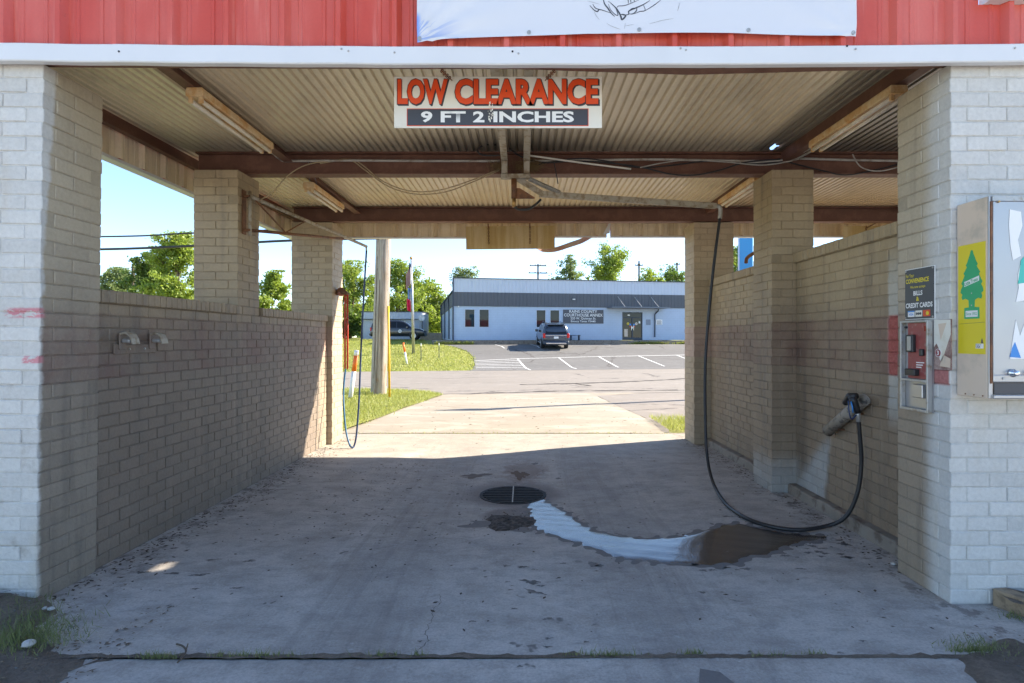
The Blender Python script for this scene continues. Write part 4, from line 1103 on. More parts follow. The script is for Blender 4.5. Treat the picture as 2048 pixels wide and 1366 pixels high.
# pay box on the inner side of the pale pillar (reads from the bay, so its own right is towards the camera)
FX = 2.375
def F(px, py, off=0.0):                         # point of that face seen at a pixel
    x = FX - off; y = x * FPX / (px - 1046); return Vector((x, y, EYE + (676 - py) * y / FPX))
def fpart(root, name, mat, px0, py0, px1, py1, d0, d1, bevel=0):
    a, b = F(px0, py0), F(px1, py1); y0, y1 = min(a.y, b.y), max(a.y, b.y)
    zt = EYE + (676 - py0) * ((y0 + y1) / 2) / FPX; zb = EYE + (676 - py1) * ((y0 + y1) / 2) / FPX
    return part(MB().box(FX - d1, FX - d0, y0, y1, min(zt, zb), max(zt, zb)), name, mat, root, bevel=bevel)
pb = thing('pay_box', 'worn red and steel coin box set into the pale pillar', 'pay box', F(1838, 820))
PY0, PY1, PZ0, PZ1, PZM = 3.375, 3.625, 1.045, 1.585, 1.232
part(MB().box(FX - .012, FX - .002, PY0, PY1, PZ0, PZ1), 'back_plate', STAIN, pb)
for (y0, y1, z0, z1) in ((PY0, PY0 + .014, PZ0, PZ1), (PY1 - .014, PY1, PZ0, PZ1), (PY0 + .0142, PY1 - .0142, PZ0, PZ0 + .016), (PY0 + .0142, PY1 - .0142, PZ1 - .012, PZ1), (PY0 + .0142, PY1 - .0142, PZM - .012, PZM + .004)):
    part(MB().box(FX - .042, FX - .0125, y0, y1, z0, z1), 'frame', GALV, pb, bevel=.002)
part(MB().box(FX - .022, FX - .0125, PY0 + .016, PY1 - .05, PZM + .006, PZ1 - .015), 'red_panel', DRED, pb)
part(MB().box(FX - .045, FX - .0225, 3.50, 3.565, 1.395, 1.50), 'bill_slot', BLACK, pb, bevel=.004)
part(MB().box(FX - .049, FX - .0452, 3.512, 3.545, 1.405, 1.49), 'bill_mouth', GALV, pb)
part(MB().box(FX - .040, FX - .0225, 3.425, 3.455, 1.375, 1.415), 'coin_slot', BLACK, pb, bevel=.004)
part(MB().box(FX - .026, FX - .0225, 3.39, 3.425, 1.52, 1.55), 'display', simple('display_red', (.30, .01, .01), .2, var=.1, bs=0), pb)
part(MB().box(FX - .055, FX - .0225, 3.47, 3.56, 1.255, 1.295), 'card_reader', BLACK, pb, bevel=.004)
part(MB().lathe([(.007, 0), (.007, -.012)], (FX - .012, 3.60, 1.545), 'x', 10), 'lock', BLACK, pb)
part(MB().box(FX - .035, FX - .0125, 3.43, 3.52, 1.125, 1.205), 'coin_return', STAIN, pb, bevel=.004)
for i in range(3): part(MB().box(FX - .0232, FX - .0225, 3.43 + .012 * i, 3.50, 1.331 - .014 * i, 1.337 - .014 * i), 'small_print', WHITE, pb)
# peeled instruction plate
pl = thing('peeled_plate', 'peeling white instruction plate numbered 3 beside the coin box', 'plate', F(1890, 750))
part(MB().box(FX - .006, FX - .002, 3.235, 3.37, 1.300, 1.585), 'plate', m_rust('stained_plate', (.22, .12, .10), (.42, .30, .26), (.15, .09, .08)), pl)
yz = lambda pts: [(3.37 - a_, b_) for a_, b_ in pts]
def peel(nm, pts, mat, d): return part(MB().prism([(-a_, b_) for a_, b_ in pts], (FX - .006, 3.37, 1.30), (0, 1, 0), ZU, (-d, 0, 0)), nm, mat, pl)
peel('paper', [(.0, .285), (.128, .282), (.130, .20), (.085, .10), (.06, .045), (.045, .06), (.040, .12), (.02, .15), (.0, .13)], CREAM, .0015)
peel('paper_tear', [(.035, .26), (.10, .265), (.075, .21), (.055, .17), (.045, .21)], BEIGE, .0022)
peel('paper', [(.045, .02), (.125, .015), (.128, .065), (.075, .085), (.06, .06)], BEIGE, .0015)
part(MB().lathe([(.024, 0), (.024, -.0028)], (FX - .006, 3.335, 1.395), 'x', 20), 'number_disc', WHITE, pl)
part(MB().lathe([(.021, 0), (.021, -.0036)], (FX - .006, 3.335, 1.395), 'x', 20), 'number_disc', DRED, pl)
local(pl, put_text('number', '3', .016, .026, (FX - .0098, 3.343, 1.382), (0, -1, 0), ZU, WHITE, pl, .0004, .02))
# notice above the box
nt_ = thing('payment_notice', 'black notice FOR YOUR CONVENIENCE we accept bills and credit cards', 'notice', F(1840, 640))
NY0, NY1, NZ0, NZ1 = 3.365, 3.625, 1.592, 1.90
part(MB().box(FX - .0065, FX - .002, NY0, NY1, NZ0, NZ1), 'edge', WHITE, nt_)
part(MB().box(FX - .0085, FX - .0067, NY0 + .004, NY1 - .002, NZ0 + .004, NZ1 - .004), 'face', GREYP, nt_)
def ntx(s_, w_, h_, y, z, mat, of=.012): local(nt_, put_text('lettering', s_, w_, h_, (FX - .0085, y, z), (0, -1, 0), ZU, mat, nt_, .0008, of))
ntx('For Your', .075, .022, 3.615, 1.848, YEL); ntx('CONVENIENCE', .205, .028, 3.615, 1.812, YEL, .03); ntx('We now accept', .135, .020, 3.575, 1.776, YEL)
ntx('BILLS', .08, .028, 3.545, 1.736, WHITE, .03); ntx('&', .026, .026, 3.52, 1.702, YEL, .03); ntx('CREDIT CARDS', .235, .030, 3.615, 1.662, WHITE, .03)
for i, (mt, tx) in enumerate(((WHITE, 'VISA'), (CREAM, ''), (ORANGE, ''))):
    y = 3.595 - .068 * i; part(MB().box(FX - .0098, FX - .0087, y - .06, y, 1.608, 1.645), 'card_logo', mt, nt_)
    if tx: part(MB().box(FX - .0104, FX - .0099, y - .06, y, 1.637, 1.645), 'card_stripe', BLUEP, nt_); local(nt_, put_text('lettering', tx, .046, .014, (FX - .0099, y - .008, 1.616), (0, -1, 0), ZU, BLUEP, nt_, .0006, .02))
    elif i == 1:
        for k_ in range(3): part(MB().lathe([(.008, 0), (.008, -.0008)], (FX - .0099, y - .014 - .016 * k_, 1.626), 'x', 12), 'card_mark', GREYP, nt_)
    else:
        part(MB().lathe([(.012, 0), (.012, -.0008)], (FX - .0099, y - .022, 1.626), 'x', 16), 'card_disc', HRED, nt_); part(MB().lathe([(.012, 0), (.012, -.0014)], (FX - .0099, y - .038, 1.626), 'x', 16), 'card_disc', YEL, nt_)
for y in (NY0 + .012, NY1 - .012):
    for z in (NZ0 + .012, NZ1 - .012): part(MB().lathe([(.006, 0), (.006, -.003), (.003, -.004)], (FX - .0085, y, z), 'x', 8), 'screw', GALV, nt_)

# vending machine
vm = thing('vending_machine', 'steel air freshener vending machine with yellow side poster', 'vending machine', (2.7, 3.2, 1.16))
VX0, VX1, VY0, VY1, VZ0, VZ1 = 2.406, 3.03, 3.02, 3.245, 1.165, 2.215
part(MB().box(VX0, VX1, VY0 + .012, VY1, VZ0, VZ1), 'cabinet', BEIGE, vm, bevel=.004)
def vf(px, py): p_ = P(px, py, VY0); return (p_.x, p_.z)
dx0 = vf(1986, 0)[0]
part(MB().box(VX0 + .0, dx0 - .001, VY0, VY0 + .0115, VZ0 + .002, VZ1 - .002), 'corner_post', STAIN, vm, bevel=.002)
part(MB().box(VX0 + .004, VX0 + .014, VY0 - .006, VY0 - .0002, VZ0 + .08, VZ1 - .03), 'piano_hinge', RUSTY, vm)
part(MB().box(dx0, VX1 - .004, VY0 - .004, VY0 + .0115, VZ0 + .085, VZ1 - .03), 'door', STAIN, vm, bevel=.003)
part(MB().box(dx0 - .008, VX1, VY0 - .008, VY0 - .0042, VZ1 - .029, VZ1 - .004), 'top_rail', GALV, vm)
part(MB().box(dx0 - .006, VX1, VY0 - .012, VY0 - .0042, VZ0 + .088, VZ0 + .125), 'lower_rail', STAIN, vm, bevel=.003)
part(MB().box(dx0 - .004, VX1, VY0 - .016, VY0 + .011, VZ0 + .002, VZ0 + .022), 'tray_lip', STAIN, vm, bevel=.004)
part(MB().box(dx0 + .01, VX1 - .01, VY0 + .004, VY0 + .0115, VZ0 + .024, VZ0 + .083), 'dispensing_slot', GREYP, vm)
for i in range(4): 
    kx, kz = vf(2022 + i * 36, 746)
    part(MB().lathe([(.021, 0), (.021, -.010), (.014, -.014), (.014, -.035), (.011, -.038)], (kx, VY0 - .0045, kz), 'y', 18), 'knob', CHROME, vm, True)
for zz in (vf(0, 404)[1], ): part(MB().lathe([(.006, 0), (.006, -.004)], (vf(1995, 0)[0], VY0 - .008, zz), 'y', 8), 'screw', BRASS, vm)
part(MB().lathe([(.007, 0), (.007, -.004)], (vf(2003, 0)[0], VY0 - .012, VZ0 + .107), 'y', 10), 'screw', GALV, vm)
for i in range(3): part(MB().lathe([(.004, 0), (.004, -.003)], (VX0, 3.06 + .06 * i, VZ0 + .012), 'x', 6), 'screw', RUSTY, vm)
# side poster: s = distance towards the camera from the wall, so text reads left to right
def sv(s_, z): return (s_, z)
SY1 = 3.232; SW = .19
pos = part(MB().box(VX0 - .0016, VX0 - .0002, SY1 - SW, SY1, 1.395, 1.985), 'yellow_poster', YEL, vm)
def sp2(nm, pts, mat, d, d0=.0016): 
    return part(MB().prism([(-a_, b_) for a_, b_ in pts], (VX0 - d0, SY1, 0), (0, 1, 0), ZU, (-d, 0, 0)), nm, mat, vm)
half = [(.006, .345), (.012, .325), (.022, .305), (.030, .285), (.042, .268), (.034, .258), (.046, .240), (.058, .225), (.050, .215), (.062, .192), (.074, .172), (.064, .160), (.076, .140), (.080, .122), (.066, .112), (.072, .098), (.066, .082), (.044, .088), (.022, .078), (.020, .040), (.052, .038), (.054, -.018), (.05, -.022)]
cxp = .098; zb = 1.605
tree = [(cxp + a_, zb + b_) for a_, b_ in half[::-1]] + [(cxp - a_, zb + b_) for a_, b_ in half]
sp2('tree_print', tree, GREEN, .0008, .0018)
sp2('white_label', [(cxp - .052, zb + .152), (cxp + .052, zb + .178), (cxp + .052, zb + .205), (cxp - .052, zb + .179)], WHITE, .0004, .0028)
sp2('white_label', [(cxp - .042, zb - .012), (cxp + .042, zb - .012), (cxp + .042, zb + .022), (cxp - .042, zb + .022)], WHITE, .0004, .0028)
local(vm, put_text('lettering', 'Little Trees', .096, .020, (VX0 - .0034, SY1 - cxp + .048, zb + .156), (0, -1, .25), (0, .25, 1), GREEN, vm, .0003, .02))
local(vm, put_text('lettering', 'Since 1952', .074, .016, (VX0 - .0034, SY1 - cxp + .037, zb - .003), (0, -1, 0), ZU, GREEN, vm, .0003, .01))
sp2('usa_label', [(.125, 1.425), (.178, 1.425), (.178, 1.450), (.125, 1.450)], WHITE, .0004, .0018)
local(vm, put_text('lettering', 'USA', .03, .013, (VX0 - .0024, SY1 - .128, 1.427), (0, -1, 0), ZU, GREYP, vm, .0003, .02))
local(vm, put_text('lettering', 'Made in', .036, .007, (VX0 - .0024, SY1 - .126, 1.4415), (0, -1, 0), ZU, GREYP, vm, .0003, .0))
sp2('tree_mark', [(.158, 1.452), (.178, 1.452), (.172, 1.462), (.175, 1.462), (.168, 1.480), (.161, 1.462), (.164, 1.462)], GREYP, .0004, .0018)
for z in (1.72, 1.655): sp2('rivet', [(cxp + .004 * math.cos(t), z + .004 * math.sin(t)) for t in np.linspace(0, 5.5, 8)], GALV, .001, .0028)
sp2('fold_line', [(.006, 1.556), (.186, 1.562), (.186, 1.5635), (.006, 1.5575)], GREYP, .0002, .0018)
def fp(nm, pxs, mat, d=.0015): 
    pts = [vf(*q) for q in pxs]
    return part(MB().prism(pts, (0, VY0 - .0045, 0), XR, ZU, (0, -d, 0)), nm, mat, vm)
fp('torn_paper', [(2018, 419), (2040, 424), (2043, 452), (2034, 480), (2040, 512), (2024, 521), (2019, 490), (2016, 450)], WHITE)
fp('torn_paper', [(2034, 552), (2040, 525), (2060, 512), (2085, 520), (2100, 600), (2080, 640), (2052, 600), (2030, 604), (2036, 575)], WHITE)
fp('teal_scrap', [(2034, 568), (2040, 521), (2046, 514), (2062, 540), (2066, 572), (2046, 566)], TEAL, .0022)
fp('torn_paper', [(2018, 718), (2022, 690), (2030, 640), (2038, 672), (2046, 650), (2070, 640), (2110, 680), (2120, 716)], WHITE)
fp('blue_scrap', [(2018, 714), (2022, 696), (2028, 684), (2034, 700), (2040, 716)], BLUEP, .0022)
fp('torn_paper', [(2075, 430), (2130, 425), (2150, 480), (2128, 560), (2110, 540), (2090, 470)], WHITE)

# conduits and cables along the middle beam
cv = thing('beam_conduit', 'grey conduit run clipped along the middle roof beam', 'conduit', (0, 5.72, 3.2))
cy = 5.735
def cb(nm, px, r_, mat, y=cy, dy=0.0): return part(MB().tube(spline([P(a_, b_, (c_[0] if c_ else y)) for a_, b_, *c_ in px], 6), r_, 7), nm, mat, cv, True)
cb('conduit', [(520, 290, 5.12), (545, 306, 5.5), (560, 318, 5.70), (580, 322), (700, 321), (850, 322), (1000, 322)], .012, PVC)
cb('conduit', [(1060, 322), (1200, 320), (1320, 319), (1480, 322), (1560, 321), (1590, 312, 5.6), (1640, 285, 5.15)], .012, PVC)
cb('conduit', [(1480, 325), (1560, 325), (1596, 316, 5.6), (1650, 287, 5.12)], .010, PVC)
cb('conduit', [(1600, 317), (1700, 320), (1810, 322)], .012, PVC)
cc = thing('drooping_cables', 'pair of tan cables drooping from the beam to the boom', 'cable', (-.9, 5.7, 2.9)); cv2 = cv; cv = cc
cb('cable', [(520, 400, 5.8), (545, 385, 5.75), (575, 352), (612, 330), (660, 322), (700, 320), (730, 340), (775, 372), (830, 388), (890, 384), (950, 362), (1000, 340)], .006, TANC)
cb('cable', [(640, 327), (700, 319), (725, 330), (765, 362), (820, 382), (880, 380), (950, 358), (1000, 337)], .006, TANC, 5.745)
cd = thing('black_cable_bundle', 'tangle of black cables along the beam right of the boom', 'cable', (1.5, 5.7, 3.1)); cv = cd
cb('cable', [(1000, 290), (970, 290), (955, 300), (965, 310), (1000, 311)], .008, RUB, 5.6)
cb('cable', [(1015, 292), (1040, 312), (1085, 325), (1150, 322), (1220, 326), (1290, 336), (1340, 348), (1390, 350), (1440, 340), (1490, 325), (1560, 318)], .008, RUB, 5.72)
cb('cable', [(1070, 330), (1140, 318), (1200, 320), (1270, 334), (1330, 332), (1420, 322), (1500, 328), (1580, 322)], .007, RUB, 5.725)
cb('cable', [(1280, 335), (1330, 325), (1380, 320), (1450, 324), (1530, 330), (1600, 318)], .006, PVC, 5.715)
cb('cable', [(1108, 325), (1112, 345), (1116, 368)], .005, RUB, 5.7)
cb('cable', [(1560, 320), (1640, 340, 5.75), (1690, 350, 5.75), (1750, 340, 5.75), (1810, 325, 5.75)], .007, RUB, 5.74)
cb('cable', [(1705, 308), (1722, 334), (1760, 342), (1810, 330)], .006, PVC, 5.70)
pv = thing('water_feed_pipe', 'thin cream pipe slanting from the boom to the beam', 'pipe', (.6, 5.65, 3.1)); cv = pv
cb('pipe', [(1060, 311, 5.62), (1160, 325, 5.68), (1262, 338, 5.72)], .009, CREAM)
ns = thing('bird_nest', 'straw bird nest tucked behind the boom hanger on the beam', 'nest', (-.05, 5.68, 3.1))
mb = MB(); rr = random.Random(12)
for i in range(260):
    c = Vector((rr.choice((-.24, .10, .0)) + rr.gauss(0, .045), 5.70 + rr.gauss(0, .018), 3.125 + abs(rr.gauss(0, .035)))); d = Vector((rr.gauss(0, 1), rr.gauss(0, .4), rr.gauss(0, .6))).normalized() * rr.uniform(.03, .08)
    mb.tube([c - d, c + d * .2 + Vector((0, 0, rr.uniform(-.01, .01))), c + d], .0014, 3, False)
part(mb, 'straw', STRAW, ns, fix=False)

# loose dirt, leaves and stones on the floor
def chips(name, spots, mat, label=None):
    mb = MB(); rr = random.Random(len(spots))
    for (x, y, z, s_) in spots:
        a_ = rr.uniform(0, 6.28); l, w_ = s_ * rr.uniform(.6, 1.5), s_ * rr.uniform(.25, .7); h = s_ * rr.uniform(.15, .4)
        ca, sa = math.cos(a_), math.sin(a_); k = len(mb.v)
        for (p_, q_) in ((-l, 0), (0, -w_), (l, 0), (0, w_)): mb.v.append((x + p_ * ca - q_ * sa, y + p_ * sa + q_ * ca, z + .001))
        mb.v.append((x, y, z + h)); mb.f += [(k, k + 1, k + 4), (k + 1, k + 2, k + 4), (k + 2, k + 3, k + 4), (k + 3, k, k + 4)]
    o = mb.build(name, mat, fix=False); return tag(o, label, 'debris', kind='stuff')
PILE = G(1024, 1042)
rr = random.Random(21); sp = []
for i in range(2600):
    t = rr.random()
    if t < .34: x, y = -2.70 + abs(rr.gauss(0, .16)), rr.uniform(3.3, 8.6)
    elif t < .52: x, y = 2.50 - abs(rr.gauss(0, .13)), rr.uniform(3.4, 8.6)
    elif t < .70: x, y = -1.5 + rr.gauss(0, .6), rr.uniform(4.2, 7.0)
    elif t < .73: q_ = wg[rr.randrange(len(wg))].lerp(wg[rr.randrange(len(wg))], rr.random()); x, y = q_.x, q_.y
    elif t < .87: x, y = PILE.x + rr.gauss(0, .10), PILE.y + rr.gauss(0, .13)
    else: x, y = rr.uniform(-2.6, 2.4), rr.uniform(2.9, 8.9)
    if x < -2.70 or x > 2.51: continue
    sp.append((x, y, fz(x, y), rr.choice((.005, .008, .011, .016))))
chips('dirt_debris', sp, simple('dark_leaf_litter', (.06, .045, .035), .9, var=.4, c2=(.12, .08, .05)), 'dark leaf litter and silt scattered over the bay floor')
sp = [(rr.uniform(-2.6, 2.2), rr.uniform(9.0, 14.5), .004, rr.choice((.015, .022, .03))) for i in range(220)]
chips('driveway_debris', sp, simple('soil_crumbs', (.13, .085, .05), .95, var=.4), 'brown soil crumbs on the sunlit driveway')
rr = random.Random(33); sp = []
for i in range(2600):
    x, y = rr.uniform(-3.1, -1.9), rr.uniform(2.2, 3.23)
    if rr.random() < .25: x, y = rr.uniform(2.2, 3.2), rr.uniform(2.2, 2.95)
    lim = -2.05 - max(0, (y - 2.7)) * .85 if y > 2.70 else -2.05
    if -2.05 > x > lim + .08 * rr.random(): continue
    zz = wob(x, y) * .55 + .006 + bed_rise(x, y) if x < -2.15 else .004
    sp.append((x, y, zz, rr.choice((.004, .006, .009, .014))))
chips('soil_litter', sp[:1500], simple('dry_litter', (.17, .125, .085), .95, var=.5, c2=(.09, .065, .045)), 'dry twigs and leaf bits over the soil beds')
chips('soil_gravel', sp[1500:1850], simple('grey_gravel', (.16, .15, .14), .95, var=.4), 'grey gravel crumbs over the soil beds')
for i, (px, py, s_) in enumerate(((57, 1306, .030), (102, 1232, .018), (90, 1230, .014), (1787, 1130, .018))):
    p_ = G(px, py); mb = MB(); rq = random.Random(i)
    mb.lathe([(s_ * .3, -s_ * .4), (s_ * .95, -s_ * .1), (s_, s_ * .2), (s_ * .5, s_ * .6)], (p_.x, p_.y, p_.z + s_ * .4 + (.03 if px < 200 else 0)), 'z', 9)
    mb.v = [(x + rq.gauss(0, s_ * .08), y + rq.gauss(0, s_ * .08), z) for x, y, z in mb.v]
    tag(mb.build('stone', simple('pale_stone', (.5, .48, .45), .9, var=.2), None, True), ('larger pale stone lying among the grass of the soil bed', 'pale pebble at the edge of the soil bed', 'small pale pebble beside another at the soil edge', 'white pebble at the foot of the high wall kerb')[i], 'stone')
STN = simple('oil_stain', (.135, .122, .108), .8, var=.35, scale=14, c2=(.24, .22, .20), lo=.45, hi=.6)
def blob(px, py, a_, b_, ang, seed, mat=STN, zo=.0016):
    c = G(px, py); rq = random.Random(seed); pts = []
    ph_ = rq.uniform(0, 6)
    for i in range(40):
        th = 2 * math.pi * i / 40; r1 = .72 + .22 * math.sin(th * 3 + ph_) + .14 * math.sin(th * 7 + ph_ * 2) + rq.uniform(-.12, .12); u_, v_ = a_ * r1 * math.cos(th), b_ * r1 * math.sin(th)
        x, y = c.x + u_ * math.cos(ang) - v_ * math.sin(ang), c.y + u_ * math.sin(ang) + v_ * math.cos(ang); pts.append((x, y, (fz(x, y) if y > 2.73 else slab_z(x, y)) + zo))
    o = MB().add(pts, [tuple(range(40))]).build('oil_stain', mat, bpy.data.objects['bay_floor' if c.y > 2.73 else 'approach_slab'], fix=False)
for i, q in enumerate(((1062, 1164, .075, .035, -.4), (1068, 1184, .08, .025, -.5), (1082, 1172, .03, .015, 0), (1013, 1132, .03, .018, 0), (1045, 1134, .045, .022, 0), (1066, 1139, .018, .012, 0), (1127, 1127, .028, .016, .2), (1015, 1164, .022, .012, 0), (1020, 1180, .02, .01, 0), (945, 1243, .025, .014, 0), (1098, 1238, .035, .018, 0), (1028, 1218, .025, .01, 0),
                       (1190, 1250, .024, .012, 0), (1097, 1277, .026, .012, .2), (1095, 1294, .024, .01, 0), (840, 1283, .016, .01, 0), (1172, 1284, .018, .01, 0), (1040, 1331, .016, .01, 0), (425, 1120, .06, .02, .3), (345, 1147, .06, .02, .1), (400, 1150, .07, .022, .2), (285, 1145, .05, .02, .1), (475, 1176, .05, .014, .2), (390, 1178, .03, .012, .1), (500, 1122, .05, .025, .3), (632, 1023, .06, .012, -.3), (712, 1043, .09, .006, .5),
                       (1160, 1042, .035, .008, .3), (1725, 1282, .02, .012, 0), (1680, 1306, .02, .012, 0), (1500, 1304, .015, .01, 0), (1405, 1185, .03, .018, 0), (1472, 1202, .04, .012, -.4), (1645, 1097, .05, .012, .1), (1680, 1108, .04, .012, .1), (1600, 1138, .05, .014, 0), (1455, 1033, .06, .025, 0))): blob(*q, i)
for i in range(46):
    t_ = rng.random()
    if t_ < .6: px_, py_ = rng.uniform(1560, 1700), rng.uniform(1078, 1118)
    elif t_ < .8: px_, py_ = rng.uniform(1380, 1500), rng.uniform(1128, 1142)
    else: px_, py_ = rng.uniform(1180, 1380), rng.uniform(1062, 1140)
    s_ = rng.uniform(.008, .03); blob(px_, py_, s_ * 1.6, s_, rng.uniform(-.3, .3), 300 + i, DAMP, .0024)
DK = simple('wet_silt', (.040, .032, .027), .95, var=.4, scale=18, c2=(.11, .09, .075), lo=.45, hi=.6)
blob(1005, 1048, .36, .27, .2, 77, DAMP, .0012); hp_ = []; mbh = MB(); rq = random.Random(6)
for j_ in range(5):
    for i_ in range(22):
        th = 2 * math.pi * i_ / 22; r_ = (j_ / 4) * (1 + .35 * math.sin(th * 3 + 1) * .5 + rq.uniform(-.12, .12)); x, y = PILE.x - .02 + .22 * r_ * math.cos(th), PILE.y - .04 + .27 * r_ * math.sin(th)
        mbh.v.append((x, y, fz(x, y) + (.022 * (1 - (j_ / 4) ** 1.5) + rq.uniform(-.004, .006) if j_ < 4 else -.003)))
mbh.f = [(j_ * 22 + i_, j_ * 22 + (i_ + 1) % 22, (j_ + 1) * 22 + (i_ + 1) % 22, (j_ + 1) * 22 + i_) for j_ in range(4) for i_ in range(22)]
tag(mbh.build('silt_heap', DK, fix=False), 'dark heap of silt raked up beside the drain', 'silt', kind='stuff')
blob(1040, 950, .12, .20, .1, 79, simple('rust_silt', (.15, .10, .065), .9, var=.4, scale=20), .0016); blob(950, 952, .22, .10, .5, 80, simple('grey_silt', (.17, .14, .12), .9, var=.4, scale=20), .0016)
mbk = MB(); L = []; Rr = []
pk = [G(*p) for p in ((878, 1186), (884, 1205), (868, 1216), (862, 1246), (851, 1266), (858, 1282), (838, 1300), (831, 1313))]; rq = random.Random(2)
for a_, b_ in zip(pk[:-1], pk[1:]):
    for k_ in range(5):
        q = a_.lerp(b_, k_ / 5); q.x += rq.gauss(0, .004); w_ = rq.uniform(.0004, .0018); L.append((q.x - w_, q.y, fz(q.x, q.y) + .0016)); Rr.append((q.x + w_, q.y, fz(q.x, q.y) + .0016))
mbk.add(L + Rr, [(i, i + 1, len(L) + i + 1, len(L) + i) for i in range(len(L) - 1)]); mbk.build('crack', CRACK, bpy.data.objects['bay_floor'], fix=False)
tw = thing('twig', 'forked dark twig lying across the slab joint', 'twig', G(365, 1310))
q = [G(353, 1293), G(365, 1297), G(372, 1306), G(366, 1318), G(355, 1330)]
part(MB().tube(spline([p_ + Vector((0, 0, .012)) for p_ in q], 4), .0045, 6), 'stem', BARK, tw); part(MB().tube([q[2] + Vector((0, 0, .012)), G(376, 1300) + Vector((0, 0, .03))], .003, 5), 'fork', BARK, tw)
# ------------------------------------------------------------------ across the street
AX, AY, AZ = -5.70, 48.0, 1.30
ann = thing('annex_building', 'pale blue single storey courthouse annex with grey metal parapet', 'building', (AX, AY, AZ), rz=PHI)
def au(px):
    t = (px - 1046) / FPX; return (AY * t - AX) / (CU - t * SU)
def az(px, py): u = au(px); return EYE + (676 - py) * (AY + u * SU) / FPX - AZ
AW, AD = 25.0, 24.0
def ap(mb, nm, mat, par=None, bevel=0): return mb.build(nm, mat, par or ann, bevel=bevel)
H1, H2, H3 = 2.80, 3.96, 5.14
win = [(au(a_), au(b_)) for a_, b_ in ((930, 949), (959, 977.5), (1073, 1091), (1100.5, 1118.5))]
du0, du1 = au(1244.5), au(1285); wz0, wz1 = 1.10, 2.52; dz1 = 2.42
# front wall pieced round its openings
cuts = sorted(win + [(du0, du1)]); u = 0; mb = MB()
for (a_, b_) in cuts:
    mb.box(u, a_, 0, .2, 0, H1); lo_, hi_ = ((0, dz1) if (a_, b_) == (du0, du1) else (wz0, wz1))
    mb.box(a_, b_, 0, .2, hi_, H1)
    if lo_: mb.box(a_, b_, 0, .2, 0, lo_)
    u = b_
mb.box(u, AW, 0, .2, 0, H1)
mb.box(0, .2, .2, AD, 0, H1); mb.box(AW - .2, AW, .2, AD, 0, H1); mb.box(.2, AW - .2, AD - .2, AD, 0, H1)
ap(mb, 'wall', AWALL)
ap(MB().box(.2, AW - .2, .4, AD - .2, H2 - .15, H2 - .05), 'roof', GALV)
def siding(z0, z1, mat, depth, y0):
    n = 27; w_ = AW / n
    for i in range(n):
        mb = MB(); prof = []
        for k in range(3):
            s_ = i * w_ + w_ * k / 3; prof += [(s_, 0), (s_ + w_ / 3 * .72, 0), (s_ + w_ / 3 * .78, -.028), (s_ + w_ / 3 * .94, -.028)]
        prof.append(((i + 1) * w_, 0))
        for z in (z0, z1): mb.v += [(a_, y0 + d, z) for a_, d in prof]
        m_ = len(prof); mb.f = [(j, j + 1, m_ + j + 1, m_ + j) for j in range(m_ - 1)]
        ap(mb, 'siding_panel', mat)
siding(H2, H3 - .06, SIDL, .03, -.03); siding(H1, H2, SIDD, .03, -.06)
mb = MB().box(0, AW, -.02, .15, H1 + .002, H3 - .062); ap(mb, 'parapet_core', SIDD)
ap(MB().box(-.06, AW, -.12, .2, H3 - .06, H3), 'parapet_cap', TRIMD)
ap(MB().box(-.10, .015, -.105, .06, 0, H3 - .061), 'corner_trim', TRIMD)
for i in range(14):
    mb = MB(); y0 = .07 + i * (AD - .1) / 14; w_ = (AD - .1) / 14; prof = []
    for k in range(3): s_ = y0 + w_ * k / 3; prof += [(s_, 0), (s_ + w_ * .24, 0), (s_ + w_ * .26, -.03), (s_ + w_ * .315, -.03)]
    prof.append((y0 + w_, 0))
    for z in (H1, H2): mb.v += [(-.03 + d, a_, z) for a_, d in prof]
    m_ = len(prof); mb.f = [(j, j + 1, m_ + j + 1, m_ + j) for j in range(m_ - 1)]; ap(mb, 'siding_panel', SIDD)
ap(MB().box(-.15, .3, .07, AD, H2, H2 + .12), 'eave_gutter', TRIMD)
for y in (5.5, 13, 21): ap(MB().tube([(-.12, y, H2), (-.12, y, H2 - .4), (-.06, y, H1 - .1), (-.06, y, .1)], .06, 6), 'downspout', TRIMD)
for y, w_ in ((3.2, 1.0), (16.5, 1.0)): d_ = ap(MB().box(-.04, .01, y, y + w_, 0, 2.1), 'side_door', SIDL); MB().box(-.09, -.042, y + .08, y + .16, 1.0, 1.08).build('handle', CHROME, d_)
for (a_, b_) in win:
    f_ = MB(); t = .05
    f_.box(a_ - .04, b_ + .04, -.03, .10, wz0 - .06, wz0); f_.box(a_ - .04, a_ + t - .04, -.03, .10, wz0 + .001, wz1); f_.box(b_ - t + .04, b_ + .04, -.03, .10, wz0 + .001, wz1); f_.box(a_ - .04, b_ + .04, -.03, .10, wz1 + .001, wz1 + .04)
    wo = ap(f_, 'window', SIDL); MB().box(a_ + .012, b_ - .012, .06, .075, wz0 + .001, wz1 - .001).build('pane', GLASS, wo)
